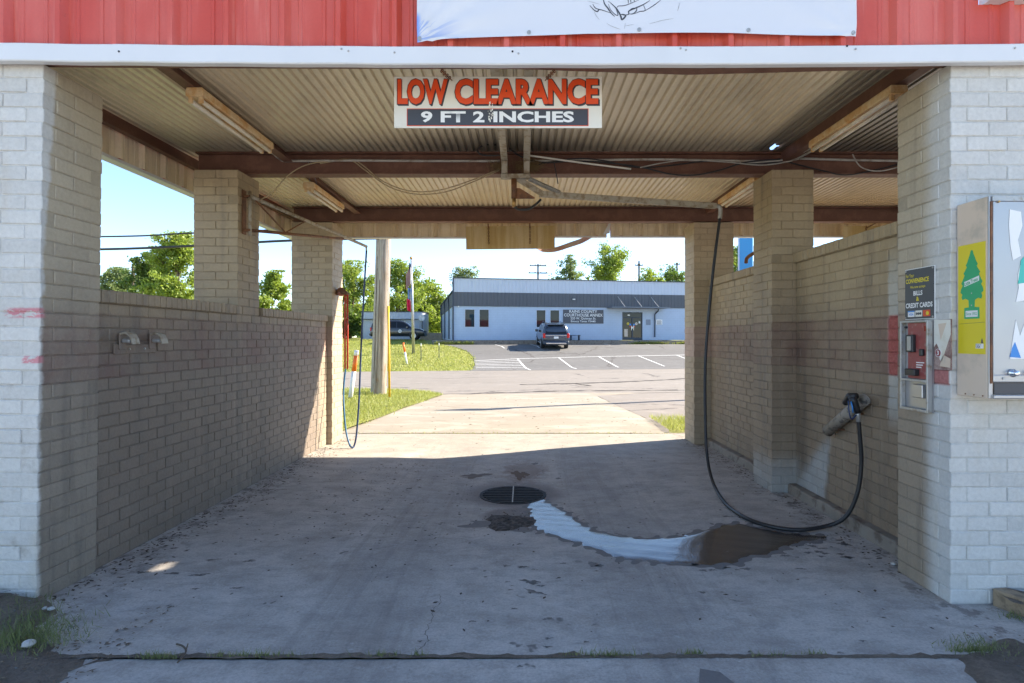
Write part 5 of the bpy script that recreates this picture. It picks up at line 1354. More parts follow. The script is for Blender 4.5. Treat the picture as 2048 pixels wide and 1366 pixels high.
# doors
dm = (du0 + du1) / 2; dw = MB(); t = .07
for (a_, b_, c_, d_) in ((du0, du0 + t, 0, dz1), (du1 - t, du1, 0, dz1), (du0 + t + .001, du1 - t - .001, dz1 - t, dz1), (du0 + t + .001, du1 - t - .001, 1.93, 2.0), (dm - .05, dm + .05, 0, 1.929), (du0 + t + .001, dm - .051, 0, .22), (dm + .051, du1 - t - .001, 0, .22)): dw.box(a_, b_, .02, .12, c_, d_)
do = ap(dw, 'door', TRIMD)
for (a_, b_, c_, d_) in ((du0 + t, dm - .05, .22, 1.93), (dm + .05, du1 - t, .22, 1.93), (du0 + t, du1 - t, 2.0, dz1 - t)): MB().box(a_ + .001, b_ - .001, .07, .08, c_ + .001, d_ - .001).build('pane', GLASS, do)
for s_ in (-1, 1):
    MB().tube([(dm + s_ * .10, -.02, .85), (dm + s_ * .10, -.02, 1.25)], .02, 6).build('handle', CHROME, do)
    c = dm + s_ * .38
    MB().lathe([(.11, 0), (.11, -.01)], (c, .068, 1.42), 'y', 14).build('decal', YEL if s_ < 0 else CREAM, do)
    MB().lathe([(.05, 0), (.05, -.014)], (c, .068, 1.42), 'y', 10).build('decal_star', DRED, do)
    MB().box(c - s_ * .22 - .08, c - s_ * .22 + .08, .06, .068, 1.10, 1.25).build('decal_poster', HRED, do); MB().box(c - s_ * .22 - .08, c - s_ * .22 + .08, .06, .068, 1.27, 1.42).build('decal_poster', BLUEP, do)
MB().box(dm + .60, dm + .74, .06, .068, 1.45, 1.65).build('decal_poster', WHITE, do); MB().box(dm - .72, dm - .40, .06, .068, .30, .95).build('decal_poster', BEIGE, do); MB().box(dm - .07, dm + .07, -.0, .019, 1.0, 1.16).build('door_notice', WHITE, do)
MB().box(dm - .42, dm - .20, .06, .068, 2.12, 2.22).build('decal_poster', WHITE, do)
# sign
s0_, s1_ = au(1126), au(1206.5); sz0, sz1 = az(1166, 647), az(1166, 619.5)
sgb = ap(MB().box(s0_, s1_, -.06, -.002, sz0, sz1), 'name_board', simple('board_charcoal', (.075, .08, .095), .5, var=.1, bs=0))
sw, sh_ = s1_ - s0_, sz1 - sz0
for tx, f0, f1, g0_, g1_ in (('RAINS COUNTY', .15, .84, .77, .97), ('COURTHOUSE ANNEX', .02, .98, .50, .72), ('220 W. Quitman St.', .18, .81, .26, .45), ('Emory Texas 75440', .19, .80, .05, .23)):
    put_text('lettering', tx, sw * (f1 - f0), sh_ * (g1_ - g0_), (s0_ + sw * f0, -.06, sz0 + sh_ * g0_), XR, ZU, WHITE, sgb, .012, .012)
# awning over the door
aw0, aw1 = au(1213), au(1326); zaw = az(1270, 617.5)
awn = ap(MB().box(aw0, aw1, -1.5, -.09, zaw, zaw + .09), 'awning', simple('awning_grey', (.16, .18, .21), .5, .3, .1))
for px in (1235, 1268, 1301):
    u0 = au(px); MB().tube([(u0, -.1, zaw + 1.02), (u0 + .10, -.85, zaw + .45), (u0 + .16, -1.42, zaw + .09)], .035, 6).build('stay_rod', GALV, awn)
dsx = au(1309); ap(MB().tube([(dsx + .32, -.12, zaw - .02), (dsx + .30, -.12, zaw - .18), (dsx + .03, -.10, zaw - .42), (dsx, -.08, zaw - .5), (dsx, -.08, .25)], .055, 8), 'downspout', TRIMD)
ap(MB().box(au(1292), au(1301), -.03, -.002, az(1296, 650), az(1296, 639)), 'plaque', simple('plaque_grey', (.22, .26, .33), .5))
nb = ap(MB().box(au(1312), au(1324.5), -.04, -.002, az(1318, 649.5), az(1318, 639)), 'notice_board', WHITE)
for i in range(4): MB().box(au(1313.4), au(1323.0) - .06 * (i % 2), -.044, -.041, az(1318, 648.5) + .09 * i, az(1318, 648.5) + .09 * i + .04).build('small_print', GREYP, nb)
wl_ = ap(MB().prism([(-.16, 0), (.16, 0), (.14, .16), (-.14, .16)], (au(1146.5), -.24, az(1146, 600)), XR, ZU, (0, .14, 0)), 'wall_light', TRIMD); MB().box(au(1146.5) - .12, au(1146.5) + .12, -.25, -.242, az(1146, 600) + .01, az(1146, 600) + .09).build('lens', WHITE, wl_)
ap(MB().lathe([(.05, 0), (.05, -.12)], (au(917), -.002, az(917, 613)), 'y', 8), 'camera', WHITE)
# sidewalk ledge
sw_ = thing('sidewalk_ledge', 'raised concrete walk along the front of the pale blue building', 'walkway', (AX, AY, AZ), rz=PHI)
MB().box(-1.6, AW, -1.3, -.11, -.75, -.02).build('walk_slab', CURBC, sw_, bevel=.02)
MB().box(-1.6, -.11, -.105, 6, -.75, -.025).build('walk_slab', CURBC, sw_, bevel=.02)
bch = thing('bench', 'small dark bench on the walk beside the parked vehicle', 'bench', (AX + (au(1146)) * CU + .6 * SU, AY + (au(1146)) * SU - .6 * CU, AZ - .02), rz=PHI)
MB().box(-.45, .45, -.2, .2, .40, .45).build('seat', TRIMD, bch, bevel=.01)
for x in (-.35, .35): MB().box(x - .04, x + .04, -.18, .18, 0, .399).build('leg', TRIMD, bch)

# vehicles --------------------------------------------------------
def suv(label, loc, rz, paint, group, star=False):
    r = thing('parked_suv', label, 'suv', loc, group, rz)          # local +x is forward
    prof = [(-2.60, .98), (-2.57, 1.12), (-2.50, 1.50), (-2.38, 1.80), (-2.1, 1.88), (-1.2, 1.92), (0.0, 1.92), (.55, 1.86), (.95, 1.62), (1.40, 1.22), (1.55, 1.17), (2.20, 1.10), (2.50, 1.00), (2.62, .82)]
    mb = MB(); rings = []
    for x, T in prof:
        tap = 1 - .05 * max(0, abs(x) - 2.0) ** 1.5 * 2
        belt = min(1.12, T - .03); ring = [(.80, .34), (.96, .40), (1.0, .62), (1.0, .85), (.985, belt)]
        for k in (1, 2, 3): f_ = k / 3; ring.append((.985 - (.985 - .77) * f_ * (max(0, T - 1.12) / .8), belt + (T - .05 - belt) * f_))
        ring.append((.62 if T > 1.3 else .80, T)); ring.append((0, T + .02))
        rings.append([(x, y * tap, z) for y, z in ring])
    m_ = len(rings[0])
    for rg in rings: mb.v += rg + [(x, -y, z) for x, y, z in rg[::-1]][1:]
    M2 = 2 * m_ - 1
    for i in range(len(rings) - 1):
        for k in range(M2): mb.f.append((i * M2 + k, i * M2 + (k + 1) % M2, (i + 1) * M2 + (k + 1) % M2, (i + 1) * M2 + k))
    mb.f += [tuple(range(M2)), tuple((len(rings) - 1) * M2 + k for k in range(M2))]
    body = mb.build('body', paint, r, True)
    def sidewin(pts, nm):
        for s_ in (-1, 1):
            V = [(x, s_ * (.985 - (.985 - .77) * max(0, (z - 1.10)) / .77 + .012), z) for x, z in pts]
            MB().add(V, [tuple(range(len(V)))]).build(nm, CARG, r)
    sidewin([(-2.30, 1.18), (-1.25, 1.18), (-1.25, 1.74), (-2.15, 1.70)], 'side_window'); sidewin([(-1.17, 1.18), (-.12, 1.18), (-.12, 1.76), (-1.17, 1.75)], 'side_window'); sidewin([(-.04, 1.18), (1.22, 1.18), (.95, 1.46), (.58, 1.72), (-.04, 1.76)], 'side_window')
    MB().add([(-2.585, -.80, 1.16), (-2.585, .80, 1.16), (-2.425, .70, 1.70), (-2.425, -.70, 1.70)], [(0, 1, 2, 3)]).build('rear_window', CARG, r)
    MB().add([(1.36, -.82, 1.26), (1.36, .82, 1.26), (.66, .68, 1.80), (.66, -.68, 1.80)], [(0, 1, 2, 3)]).build('windscreen', CARG, r)
    for x in (-1.55, 1.58):
        for s_ in (-1, 1):
            MB().lathe([(.30, 0), (.43, .0), (.43, .02), (.30, .02)], (x, s_ * 1.0 - (.02 if s_ > 0 else 0) + s_ * .008, .44), 'y', 20).build('wheel_arch', TRIMD, r)
            wh = MB().lathe([(.25, -.13), (.39, -.12), (.405, -.06), (.405, .06), (.39, .12), (.25, .13)], (x, s_ * .90, .405), 'y', 22).build('wheel', TYRE, r, True)
            MB().lathe([(.24, 0), (.25, .02), (.10, .012), (.05, .03)], (x, s_ * .90 + (.12 if s_ > 0 else -.15), .405), 'y', 12).build('rim', RIM, wh)
    for s_ in (-1, 1):
        MB().box(-2.64, -2.50, min(s_ * .80, s_ * .99), max(s_ * .80, s_ * .99), .88, 1.22).build('tail_light', TAIL, r, bevel=.03)
        MB().box(2.38, 2.58, min(s_ * .66, s_ * .95), max(s_ * .66, s_ * .95), .82, .98).build('headlight', WHITE, r, bevel=.03)
        MB().tube([(-2.0, s_ * .68, 1.915), (-1.9, s_ * .68, 1.96), (.3, s_ * .68, 1.96), (.4, s_ * .68, 1.915)], .022, 6).build('roof_rail', TRIMD, r)
        MB().box(.85, 1.05, min(s_ * 1.0, s_ * 1.22), max(s_ * 1.0, s_ * 1.22), 1.14, 1.34).build('mirror', paint, r, bevel=.04)
        MB().box(-1.1, 1.1, min(s_ * .92, s_ * 1.03), max(s_ * .92, s_ * 1.03), .34, .40).build('running_board', CHROME if star is False else TRIMD, r, bevel=.01)
        for x in (-.30, .85): MB().box(x - .28, x - .12, min(s_ * 1.0, s_ * 1.02), max(s_ * 1.0, s_ * 1.02), 1.0, 1.03).build('door_handle', paint, r)
        if star:
            MB().lathe([(.17, 0), (.17, .006)], (.25, s_ * 1.004 - (0 if s_ > 0 else .006), .86), 'y', 20).build('round_emblem', WHITE, r)
            pts = [((.13 if k % 2 == 0 else .055) * math.sin(k * math.pi / 5), (.13 if k % 2 == 0 else .055) * math.cos(k * math.pi / 5)) for k in range(10)]
            MB().prism(pts, (.25, s_ * 1.0105 - (0 if s_ > 0 else .002), .86), (1, 0, 0), ZU, (0, .002, 0)).build('emblem_star', GALV, r)
    MB().box(-2.72, -2.50, -.96, .96, .42, .66).build('rear_bumper', TRIMD, r, bevel=.05); MB().box(-2.735, -2.70, -.75, .75, .44, .54).build('bumper_trim', CHROME, r, bevel=.015)
    MB().box(-2.635, -2.59, -.80, .80, 1.05, 1.10).build('tailgate_bar', CHROME, r, bevel=.01); MB().box(-2.645, -2.61, -.17, .17, .84, .99).build('licence_plate', WHITE, r)
    MB().box(-2.50, -2.22, -.62, .62, 1.845, 1.885).build('spoiler', paint, r, bevel=.015); MB().box(2.50, 2.68, -.92, .92, .38, .66).build('front_bumper', TRIMD, r, bevel=.05); MB().box(2.56, 2.64, -.6, .6, .68, .92).build('grille', TRIMD, r, bevel=.02)
    return r
def ground_at(x, y): return (x, y, gz(x, y) + .01)
S1 = suv('dark blue-grey SUV seen from behind, parked before the pale blue building', ground_at(2.25, 46.0), R(90 + 4.5), CARP, 'parked vehicles')
h0, h1 = gz(2.3, 43.9), gz(2.2, 47.6); S1.rotation_euler = (0, -math.atan2(h1 - h0, 3.7), R(94.5)); S1.location.z = (h0 + h1) / 2 - .0
S2 = suv('charcoal county SUV with a round door emblem by the metal shed', ground_at(-12.3, 58.0), R(3), CARP2, 'parked vehicles', star=True)
S2.location.z = 1.29

# shed, dish, retaining wall
sd = thing('metal_shed', 'pale blue corrugated metal shed behind the charcoal SUV', 'shed', (-17.6, 64, 1.35), rz=R(2))
for i in range(14):
    mb = MB(); w_ = 6.6 / 14; prof = []
    for k in range(3): s_ = i * w_ + w_ * k / 3; prof += [(s_, 0), (s_ + w_ * .2, 0), (s_ + w_ * .23, -.04), (s_ + w_ * .30, -.04)]
    prof.append(((i + 1) * w_, 0))
    for nm, z0, z1, d0 in (('wall_panel', -.2, 2.15, 0), ('fascia_panel', 2.22, 2.95, -.25)):
        mb = MB()
        for z in (z0, z1): mb.v += [(a_, d + d0, z) for a_, d in prof]
        m_ = len(prof); mb.f = [(j, j + 1, m_ + j + 1, m_ + j) for j in range(m_ - 1)]; mb.build(nm, SIDL, sd)
MB().box(0, 6.6, .05, 5, -.2, 2.9).build('shed_core', SIDL, sd); MB().box(-.08, 6.68, -.32, 5.05, 2.951, 3.03).build('roof_edge', TRIMD, sd); MB().box(-.02, 6.62, -.3, -.01, 2.151, 2.219).build('band', TRIMD, sd)
for x in (0, 6.5): MB().box(x, x + .1, -.06, -.045, -.2, 2.15).build('corner_trim', TRIMD, sd)
dsh = thing('satellite_dish', 'white satellite dish at the corner of the metal shed', 'dish', (-11.3, 63.6, 2.2))
MB().lathe([(.02, .10), (.22, .05), (.36, -.02), (.37, -.04), (.22, .02), (.02, .07)], (.3, 0, 1.45), 'y', 18).build('reflector', WMARK, dsh, True); MB().tube([(.0, .15, -.6), (.1, .1, 1.2), (.3, .1, 1.4)], .03, 6).build('mast', GALV, dsh); MB().tube([(.3, -.02, 1.0), (.3, -.45, 1.35)], .015, 5).build('feed_arm', GALV, dsh)
rw = thing('retaining_wall', 'low tan block wall between the shed and the annex', 'wall', (-10.9, 62, 1.2))
for i in range(5):
    for j in range(2): MB().box(i * .46 + .005, i * .46 + .45, 0, .2, j * .42, j * .42 + .41).build('block', TANW, rw, bevel=.01)
pt = thing('picnic_bench', 'low dark bench on the lawn beside the shed', 'bench', (-20.0, 62, 1.3)); MB().box(-1.1, 1.1, -.25, .25, .42, .48).build('seat', TIMB, pt)
for x in (-.8, .8): MB().box(x - .05, x + .05, -.2, .2, 0, .419).build('leg', TIMB, pt)

# poles -----------------------------------------------------------
up = thing('utility_pole', 'stout weathered timber utility pole standing in the near lawn', 'utility pole', (-3.64, 14.9, .05))
mb = MB(); pth = [(0, 0, -.3), (.0, 0, 0), (.10, 0, 3), (.28, 0, 9.5)]; mb.tube(pth, [.170, .165, .150, .11], 18); mb.build('trunk', WOODP, up, True)
for i in range(5):
    t = rng.uniform(0, 6.28); mb = MB(); r0 = .161
    mb.tube([(r0 * math.cos(t) + .01, r0 * math.sin(t), .2 + i * .1), (.08 + (r0 - .01) * math.cos(t), (r0 - .01) * math.sin(t), 2.6 + .3 * i)], .006, 4); mb.build('drying_crack', BARK, up)
MB().box(-1.1, 1.5, -.06, .06, 8.6, 8.75).build('crossarm', WOODG, up)
for x in (-1.0, -.4, .8, 1.4): MB().lathe([(.05, 0), (.06, .05), (.03, .1), (.05, .15)], (x, 0, 8.75), 'z', 8).build('insulator', GALV, up)
u2 = thing('utility_pole', 'thinner grey utility pole right behind the stout timber pole', 'utility pole', (-3.88, 15.35, .05))
MB().tube([(0, 0, -.3), (0, 0, 0), (.10, 0, 3), (.26, 0, 8.2)], [.125, .12, .11, .09], 14).build('trunk', WOODG, u2, True)
gw = thing('guy_wire', 'guy wire with bright yellow guard beside the timber pole', 'guy wire', G(779, 806))
a_ = G(779, 800); b_ = P(776.5, 612, 13.95); c_ = Vector((-3.45, 14.85, 7.8))
part(MB().tube([a_ + (b_ - a_) * .03, b_], .028, 8), 'yellow_guard', YGUARD, gw, True); part(MB().tube([a_ - Vector((0, 0, .05)), a_ + (b_ - a_) * .04], .012, 6), 'anchor_rod', GALV, gw); part(MB().tube([b_, c_], .006, 5), 'wire', GALV, gw)
def wire(nm, label, pts, r_=.02, mat=None):
    o = thing(nm, label, 'cable', pts[0], 'overhead lines'); part(MB().tube(spline(pts, 10), r_, 6), 'cable', mat or RUB, o, True); return o
wire('overhead_cable', 'thick lower overhead cable left of the utility pole', [(-3.5, 14.95, 4.03), (-6.1, 15.15, 4.0), (-11.3, 15.7, 3.86), (-20, 16.8, 4.0), (-34, 18.5, 5)], .033)
wire('overhead_cable', 'thin upper overhead cable left of the utility pole', [(-3.5, 14.95, 4.35), (-8.5, 15.3, 4.23), (-11.3, 15.7, 4.2), (-20, 16.8, 4.35), (-34, 18.5, 5.4)], .022)
def marker(label, p_, h, lean, orange, top_white, r_):
    o = thing('marker_post', label, 'marker post', p_, 'utility marker posts'); z1, z2 = orange
    f = lambda z: (lean * z / h, 0, z)
    MB().tube([f(-.05), f(z1)], r_, 10).build('lower_post', WMARK, o, True); MB().tube([f(z1), f(z2)], r_ * 1.04, 10).build('orange_band', OMARK, o, True)
    if top_white: MB().tube([f(z2), f(h)], r_, 10).build('post_cap', WMARK, o, True)
marker('leaning white marker post with a wide orange band, near the brush hose', G(700, 802), 1.19, .155, (.70, 1.07), True, .052)
marker('small white marker post with orange top on the far lawn', Gf(814, 728), 1.32, -.24, (.74, 1.32), False, .06)
for i, (px, py, h) in enumerate(((842, 722, 1.12), (878, 717, 1.02))):
    p_ = Gf(px, py); o = thing('thin_stake', ('thin green stake on the far lawn, nearer the flagpole', 'thin green stake on the far lawn, nearer the car park')[i], 'stake', p_)
    MB().tube([(0, 0, 0), (.0, 0, h * .85)], .022, 6).build('rod', TRIMD, o); MB().tube([(0, 0, h * .85), (0, 0, h)], .03, 6).build('tip', WMARK, o)
# flagpole
fp_ = Gf(827, 707); fl_ = thing('flagpole', 'aluminium flagpole with two limp flags on the far lawn', 'flagpole', fp_)
FH = 6.75
MB().tube([(0, 0, 0), (-.07, 0, FH * .5), (-.16, 0, FH - .3)], [.11, .085, .05], 10).build('pole', RIM, fl_, True); MB().lathe([(.02, 0), (.09, .07), (.11, .13), (.09, .19), (.02, .25)], (-.16, 0, FH - .3), 'z', 12).build('finial', BRASS, fl_, True)
def flag(root, name, z1, z0, w0, w1, strips, nfold=5):
    f_ = thing(name, '', 'flag', (0, 0, 0)); f_.parent = root
    return f_
def drape(root, nm, mat, x0, x1, z0, z1, slant, ph):
    mb = MB(); n = 10; m_ = 10
    for j in range(m_ + 1):
        t = j / m_; z = z0 + (z1 - z0) * t
        for i in range(n + 1):
            s_ = i / n; x = x0 + (x1 - x0) * s_; mb.v.append((x, .09 * math.sin(s_ * 9 + ph + t * 2), z - slant * s_))
    mb.f = [(j * (n + 1) + i, j * (n + 1) + i + 1, (j + 1) * (n + 1) + i + 1, (j + 1) * (n + 1) + i) for j in range(m_) for i in range(n)]
    return mb.build(nm, mat, root, True)
us_ = thing('flag', 'limp stars and stripes flag at the top of the flagpole', 'flag', fp_ + Vector((-.16, -.05, 0)))
FR = simple('flag_red', (.55, .03, .05), .8)
drape(us_, 'canton', simple('flag_navy', (.03, .05, .14), .8), -.16, -.02, 5.75, 6.35, .25, 0)
for i in range(8): drape(us_, 'red_stripe' if i % 2 == 0 else 'white_stripe', FR if i % 2 == 0 else WHITE, -.36 + .045 * i, -.312 + .045 * i, 4.45 + .05 * i, 5.45 + .075 * i, .02, .4 + i * .5)
tx = thing('flag', 'limp lone star flag hanging below the other flag', 'flag', fp_ + Vector((-.12, -.05, 0)))
drape(tx, 'blue_field', simple('flag_blue', (.16, .25, .48), .8), -.28, -.03, 3.75, 4.55, .1, 1); drape(tx, 'white_stripe', WHITE, -.12, -.05, 3.4, 4.3, .1, 2); drape(tx, 'red_stripe', simple('flag_red2', (.62, .02, .08), .8), -.33, -.05, 3.0, 3.80, .15, 2)
# blue pylon seen past the far pillar
py_ = thing('blue_pylon', 'bright blue square pylon seen between the two far pillars', 'pylon', (5.55, 14.6, 0))
MB().box(-.18, .18, -.03, .03, -.05, 4.35).build('post', BLUEPOST, py_, bevel=.01); MB().box(-.185, -.165, -.036, -.0305, 0, 4.3).build('edge_strip', WHITE, py_)
MB().box(-.45, .45, -.05, .05, 4.36, 4.85).build('sign_box', BLUEPOST, py_, bevel=.02)
hk = thing('swing_bracket', 'rusty bracket tip poking out beside the brown pillar', 'bracket', P(1497, 522, 7.2)); part(MB().tube(spline([P(1518, 500, 7.0), P(1505, 508, 7.1), P(1494, 516, 7.2), P(1492, 526, 7.2)], 4), .022, 7), 'arm', RUSTY, hk, True)
def far_pole(label, px, top, y, arms):
    p_ = P(px, top, y); o = thing('power_pole', label, 'power pole', (p_.x, y, 1.6), 'distant power poles'); h = p_.z - 1.6
    MB().tube([(0, 0, 0), (0, 0, h)], [.2, .13], 8).build('trunk', WOODG if False else BARK, o)
    for dz, w_ in arms:
        MB().box(-w_, w_, -.07, .07, h - dz - .07, h - dz + .07).build('crossarm', BARK, o)
        for s_ in (-.9, -.3, .3, .9): MB().lathe([(.06, 0), (.09, .1), (.03, .2)], (s_ * w_, 0, h - dz + .07), 'z', 6).build('insulator', GALV, o)
far_pole('distant double-armed power pole above the annex roof', 1076, 528, 92, ((.25, 1.3), (1.4, 1.5)))
far_pole('distant slim power pole above the annex entrance', 1278, 522, 92, ((.7, .6),))
far_pole('distant grey power pole at the far end of the annex roof', 1354, 525, 96, ((.3, .5),))
far_pole('distant bare pole above the low wall', 266, 528, 60, ())
for i, (a_, b_, c_) in enumerate((((868, 556), (1076, 548), (1380, 552)), ((1076, 532), (1200, 536), (1400, 530)), ((1076, 548), (1278, 536), (1400, 540)))):
    wire('distant_line', ('faint power line crossing above the annex from the trees', 'faint power line from the double-armed pole, upper', 'faint power line from the double-armed pole, lower')[i], [P(*a_, 92), P(*b_, 92), P(*c_, 93)], .02, GALV)

# trees -----------------------------------------------------------
def tree(label, px, top, yd, hw, seed, kind, base=None, nl=5200, low=.18, leaf=None, grp='trees beyond the street'):
    rs = np.random.default_rng(seed); t_ = P(px, top, yd); x = t_.x; gb = gz(x, yd) if base is None else base
    H = t_.z - gb; Rd = hw * yd / FPX
    o = thing('broadleaf_tree', label, 'tree', (x, yd, gb), grp)
    mb = MB(); r0 = .035 * H * .6
    mb.tube([(0, 0, -.2), (.02 * H * rs.normal(), 0, H * .3), (.03 * H * rs.normal(), 0, H * .6), (0, 0, H * .88)], [r0, r0 * .75, r0 * .45, r0 * .12], 8)
    cl = []; sg_ = []
    for i in range(30):
        zf = low + (1 - low) * rs.beta(1.3, 1.1); wid = math.sqrt(max(.04, 1 - abs((zf - .46) / .58) ** 2.0)); th = rs.uniform(0, 2 * np.pi)
        tip = np.array([math.cos(th) * Rd * wid * rs.uniform(.55, 1.08), math.sin(th) * Rd * wid * rs.uniform(.55, 1.08), H * min(.985, zf * rs.uniform(.95, 1.04))])
        st_ = np.array([0, 0, max(.16 * H, tip[2] * .66)])
        if i % 2 == 0: mb.tube([tuple(st_), tuple((st_ + tip) / 2 + np.array([0, 0, .03 * H])), tuple(tip)], [r0 * .32, r0 * .2, r0 * .05], 5)
        for k in range(8):
            f_ = rs.uniform(.35, 1.05); cl.append(st_ + (tip - st_) * f_ + rs.normal(0, .085, 3) * Rd); sg_.append(rs.uniform(.045, .11) * Rd)
    for k in range(14): cl.append(np.array([rs.normal(0, .12) * Rd, rs.normal(0, .12) * Rd, H * rs.uniform(.8, .985)])); sg_.append(.07 * Rd)
    mb.build('trunk', BARK, o)
    cl = np.array(cl); sg_ = np.array(sg_); ncl = len(cl); s_ = (leaf or .019 * H) * .70; nl = int(nl * 1.75)
    idx = rs.integers(0, ncl, nl)
    C = cl[idx] + rs.normal(size=(nl, 3)) * sg_[idx][:, None] * np.array([1.2, 1.2, .75])
    C[:, 2] = np.minimum(C[:, 2], H * 1.01)
    a = rs.normal(size=(nl, 3)); a /= np.linalg.norm(a, axis=1)[:, None]; b = np.cross(a, rs.normal(size=(nl, 3))); b /= np.linalg.norm(b, axis=1)[:, None]
    sz = (s_ * rs.uniform(.6, 1.35, nl))[:, None]
    V = np.stack([C - a * sz, C + b * sz * .55, C + a * sz, C - b * sz * .55], 1).reshape(-1, 3)
    F = np.arange(nl * 4).reshape(-1, 4)
    me = bpy.data.meshes.new('crown'); me.from_pydata(V.tolist(), [], F.tolist()); me.materials.append(LEAF[kind]); link('crown', me, o)
    return o
tree('tall fresh green tree behind the tan pillar, seen over the low wall', 352, 464, 44, 66, 1, 0, nl=9000, leaf=.16)
tree('pale thin tree next to the bare pole over the low wall', 250, 535, 64, 52, 2, 2, nl=6500, leaf=.2)
tree('round tree between the bare pole and the tall fresh tree', 300, 502, 52, 48, 3, 1, nl=6500, leaf=.18)
tree('low tree crown filling the left end of the low wall opening', 200, 560, 70, 40, 21, 1, nl=4000)
tree('bushy tree seen left of the sunlit far pillar', 545, 545, 52, 52, 4, 0, nl=6500, leaf=.18)
tree('broad tree hidden mostly by the tan pillar', 450, 530, 56, 60, 5, 1, nl=5000, leaf=.2)
tree('dense tree behind the blue hose of the brush', 700, 522, 70, 62, 6, 0, nl=9000, low=.08, leaf=.2)
tree('dark tree at the edge of the sunlit far pillar', 640, 560, 74, 46, 7, 1, nl=4500, low=.05, leaf=.22)
tree('bright green tree behind the flagpole', 800, 518, 76, 58, 8, 0, nl=9000, low=.06, leaf=.21)
tree('yellow-green tree beside the annex eave', 856, 566, 82, 50, 9, 0, nl=7000, low=.05, leaf=.22)
tree('dark tree low behind the metal shed', 755, 575, 84, 46, 10, 1, nl=5000, low=.02, leaf=.24)
tree('small dark tree under the annex eave', 888, 600, 86, 30, 11, 1, nl=4000, low=.02, leaf=.22)
tree('pale tree rising behind the left end of the annex roof', 930, 536, 96, 42, 12, 2, nl=5500, leaf=.25)
tree('light airy tree above the middle of the annex roof', 1138, 513, 88, 36, 13, 2, nl=4200, leaf=.22, low=.35)
tree('pointed bright tree above the annex name board', 1212, 486, 84, 52, 14, 0, nl=7500, leaf=.22, low=.3)
tree('rounded tree above the annex entrance', 1300, 536, 92, 38, 15, 0, nl=4500, leaf=.24)
tree('rounded tree above the far end of the annex roof', 1345, 530, 94, 40, 16, 1, nl=4500, leaf=.24)
tree('green tree glimpsed beside the blue pylon', 1474, 490, 104, 24, 17, 0, nl=3500, leaf=.3)
tree('low hedge-like tree along the lawn behind the brush hose', 672, 610, 66, 50, 18, 1, nl=5000, low=.0, leaf=.2)
tree('low spreading tree beyond the low wall opening', 420, 575, 75, 60, 19, 0, nl=4500, low=.0, leaf=.24)

rs = np.random.default_rng(77); V = []; nl = 26000
for i in range(nl):
    x = rs.uniform(-150, 150); h = 5.0 + 2.2 * math.sin(x * .11) + 1.5 * math.sin(x * .37 + 1)
    c = np.array([x, 135 + rs.normal(0, 4), 1.7 + h * rs.uniform(0, 1) ** .8]); a_ = rs.normal(size=3); a_ /= np.linalg.norm(a_); b_ = np.cross(a_, rs.normal(size=3)); b_ /= np.linalg.norm(b_); sz = rs.uniform(.45, .95)
    V += [c - a_ * sz, c + b_ * sz * .6, c + a_ * sz, c - b_ * sz * .6]
me = bpy.data.meshes.new('treeline'); me.from_pydata([tuple(p) for p in V], [], np.arange(nl * 4).reshape(-1, 4).tolist()); me.materials.append(LEAF[1])
tag(link('treeline', me), 'far green treeline behind everything', 'trees', kind='stuff')
# grass -----------------------------------------------------------
def blades(name, pts, hs, ws, mat, label, seed=1):
    rs = np.random.default_rng(seed); n = len(pts); P0 = np.array(pts); a = rs.uniform(0, 2 * np.pi, n); hs = np.array(hs); ws = np.array(ws)
    d = np.stack([np.cos(a), np.sin(a), np.zeros(n)], 1) * ws[:, None]; ln = np.stack([rs.normal(0, .45, n) * hs, rs.normal(0, .45, n) * hs, hs], 1)
    V = np.stack([P0 - d, P0 + d, P0 + ln], 1).reshape(-1, 3); F = np.arange(3 * n).reshape(-1, 3)
    me = bpy.data.meshes.new(name); me.from_pydata(V.tolist(), [], F.tolist()); me.materials.append(mat)
    return tag(link(name, me), label, 'grass', kind='stuff')
rs = np.random.default_rng(5)
def lawn_edge(y): return float(np.interp(y, [9.1, 10.2, 12.5, 14.6, 15.3, 16.0, 16.6], [-2.85, -2.7, -2.45, -2.15, -2.1, -2.5, -3.5]))
pts = []; 
while len(pts) < 42000:
    y = rs.uniform(9.1, 16.65); x = rs.uniform(-7.5, -2.0) if rs.random() < .9 else rs.uniform(-14, -5)
    e_ = lawn_edge(y) + rs.normal(0, .05)
    if x < e_: pts.append((x, y, gz(x, y) + .02 + .05 * max(0, min(1, (-2.2 - x) / 2.5))))
blades('near_grass', pts, rs.uniform(.03, .085, len(pts)), rs.uniform(.004, .009, len(pts)), GRASS, 'sunlit short grass round the utility pole')
pts = []
poly_e = [(p.y, p.x) for p in edge]
ey = sorted(poly_e)
while len(pts) < 42000:
    y = rs.uniform(31, 62); x = rs.uniform(-.42 * y, 0)
    if vv(x, y) < 33.4: continue
    lim = float(np.interp(y, [q_[0] for q_ in ey], [q_[1] for q_ in ey])) + rs.normal(0, .15) if y < 46 else -7.5 - (y - 46) * .19
    if x > lim: continue
    pts.append((x, y, gz(x, y) - .03))
blades('far_grass', pts, rs.uniform(.06, .16, len(pts)), rs.uniform(.012, .03, len(pts)), GRASS, 'sunlit grass of the far lawn with the flagpole')
pts = []; hs = []
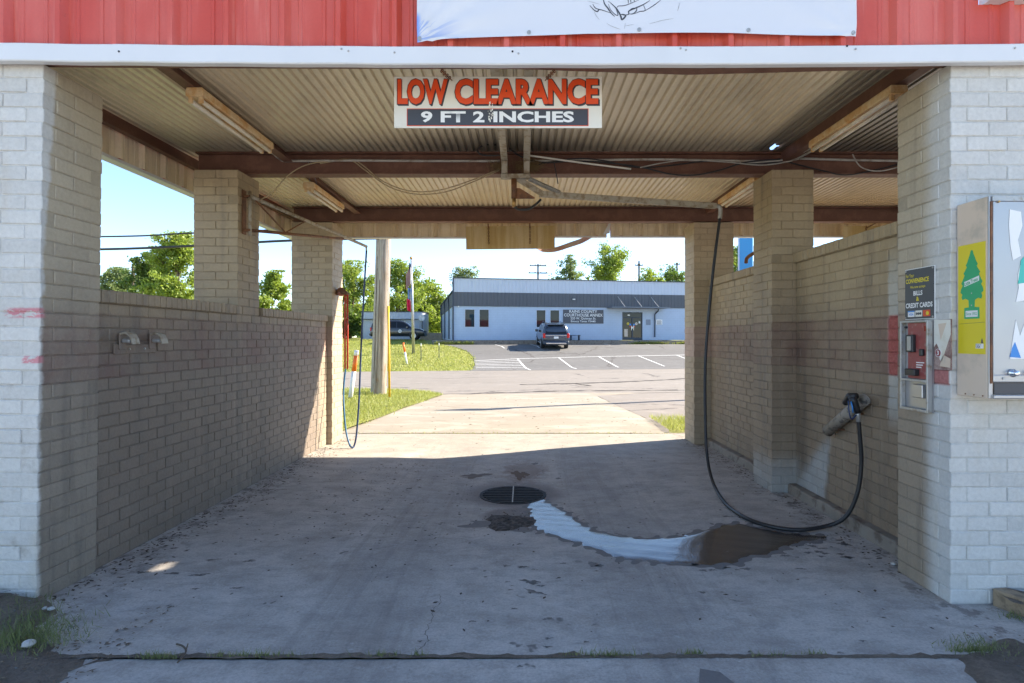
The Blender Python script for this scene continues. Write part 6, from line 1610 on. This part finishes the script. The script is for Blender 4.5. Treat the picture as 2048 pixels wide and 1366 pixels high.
for px, py, s_, n in ((15, 1225, .12, 350), (40, 1262, .16, 520), (75, 1285, .10, 420), (20, 1300, .1, 250), (320, 1316, .05, 130), (440, 1314, .03, 30), (480, 1312, .06, 50), (540, 1312, .07, 70), (760, 1312, .06, 60), (840, 1311, .02, 30), (1190, 1311, .07, 110), (1230, 1312, .05, 50), (1385, 1308, .03, 60), (1540, 1313, .05, 30), (1625, 1308, .03, 30),
                      (1960, 1295, .08, 240), (1940, 1302, .05, 160), (1795, 1103, .02, 60), (1582, 985, .02, 50), (2035, 1235, .04, 80), (10, 1190, .1, 160)):
    c = G(px, py)
    for i in range(n):
        x, y = c.x + rs.normal(0, s_), c.y + rs.normal(0, s_ * (.12 if 1300 < py < 1320 and px > 250 else .6)); pts.append((x, y, c.z + (.02 if px < 200 else 0))); hs.append(rs.uniform(.018, .06) * (1.25 if px < 200 else .7))
blades('weeds', pts, hs, rs.uniform(.0012, .0028, len(pts)), WEED, 'small weeds growing in the slab joint and the soil bed')
pts = []; hs = []
for i in range(3500):
    x, y = rs.uniform(2.3, 4.2), rs.uniform(9.15, 10.7); pts.append((x, y, .03)); hs.append(rs.uniform(.03, .11))
for i in range(500):
    x = rs.uniform(-2.6, 2.3); pts.append((x, 9.07 + rs.normal(0, .012), .0)); hs.append(rs.uniform(.008, .035) * (1 if rs.random() < .6 else .3))
blades('verge_grass', pts, hs, rs.uniform(.003, .007, len(pts)), GRASS, 'tufts of grass at the verge past the far pillar')
pts = []; hs = []
for i in range(1600):
    u_ = rs.choice([19.0, 20.2, 23.0]) - 3.2 + rs.normal(0, .45); x, y = AX + u_ * CU + 1.42 * SU, AY + u_ * SU - 1.42 * CU; pts.append((x, y, gz(x, y))); hs.append(rs.uniform(.05, .3))
for i in range(900):
    u_ = rs.uniform(-1.6, 1.5); x, y = AX + u_ * CU + 1.5 * SU, AY + u_ * SU - 1.5 * CU; pts.append((x, y, gz(x, y))); hs.append(rs.uniform(.1, .35))
blades('ledge_weeds', pts, hs, rs.uniform(.015, .04, len(pts)), GRASS, 'weeds along the foot of the raised walk')
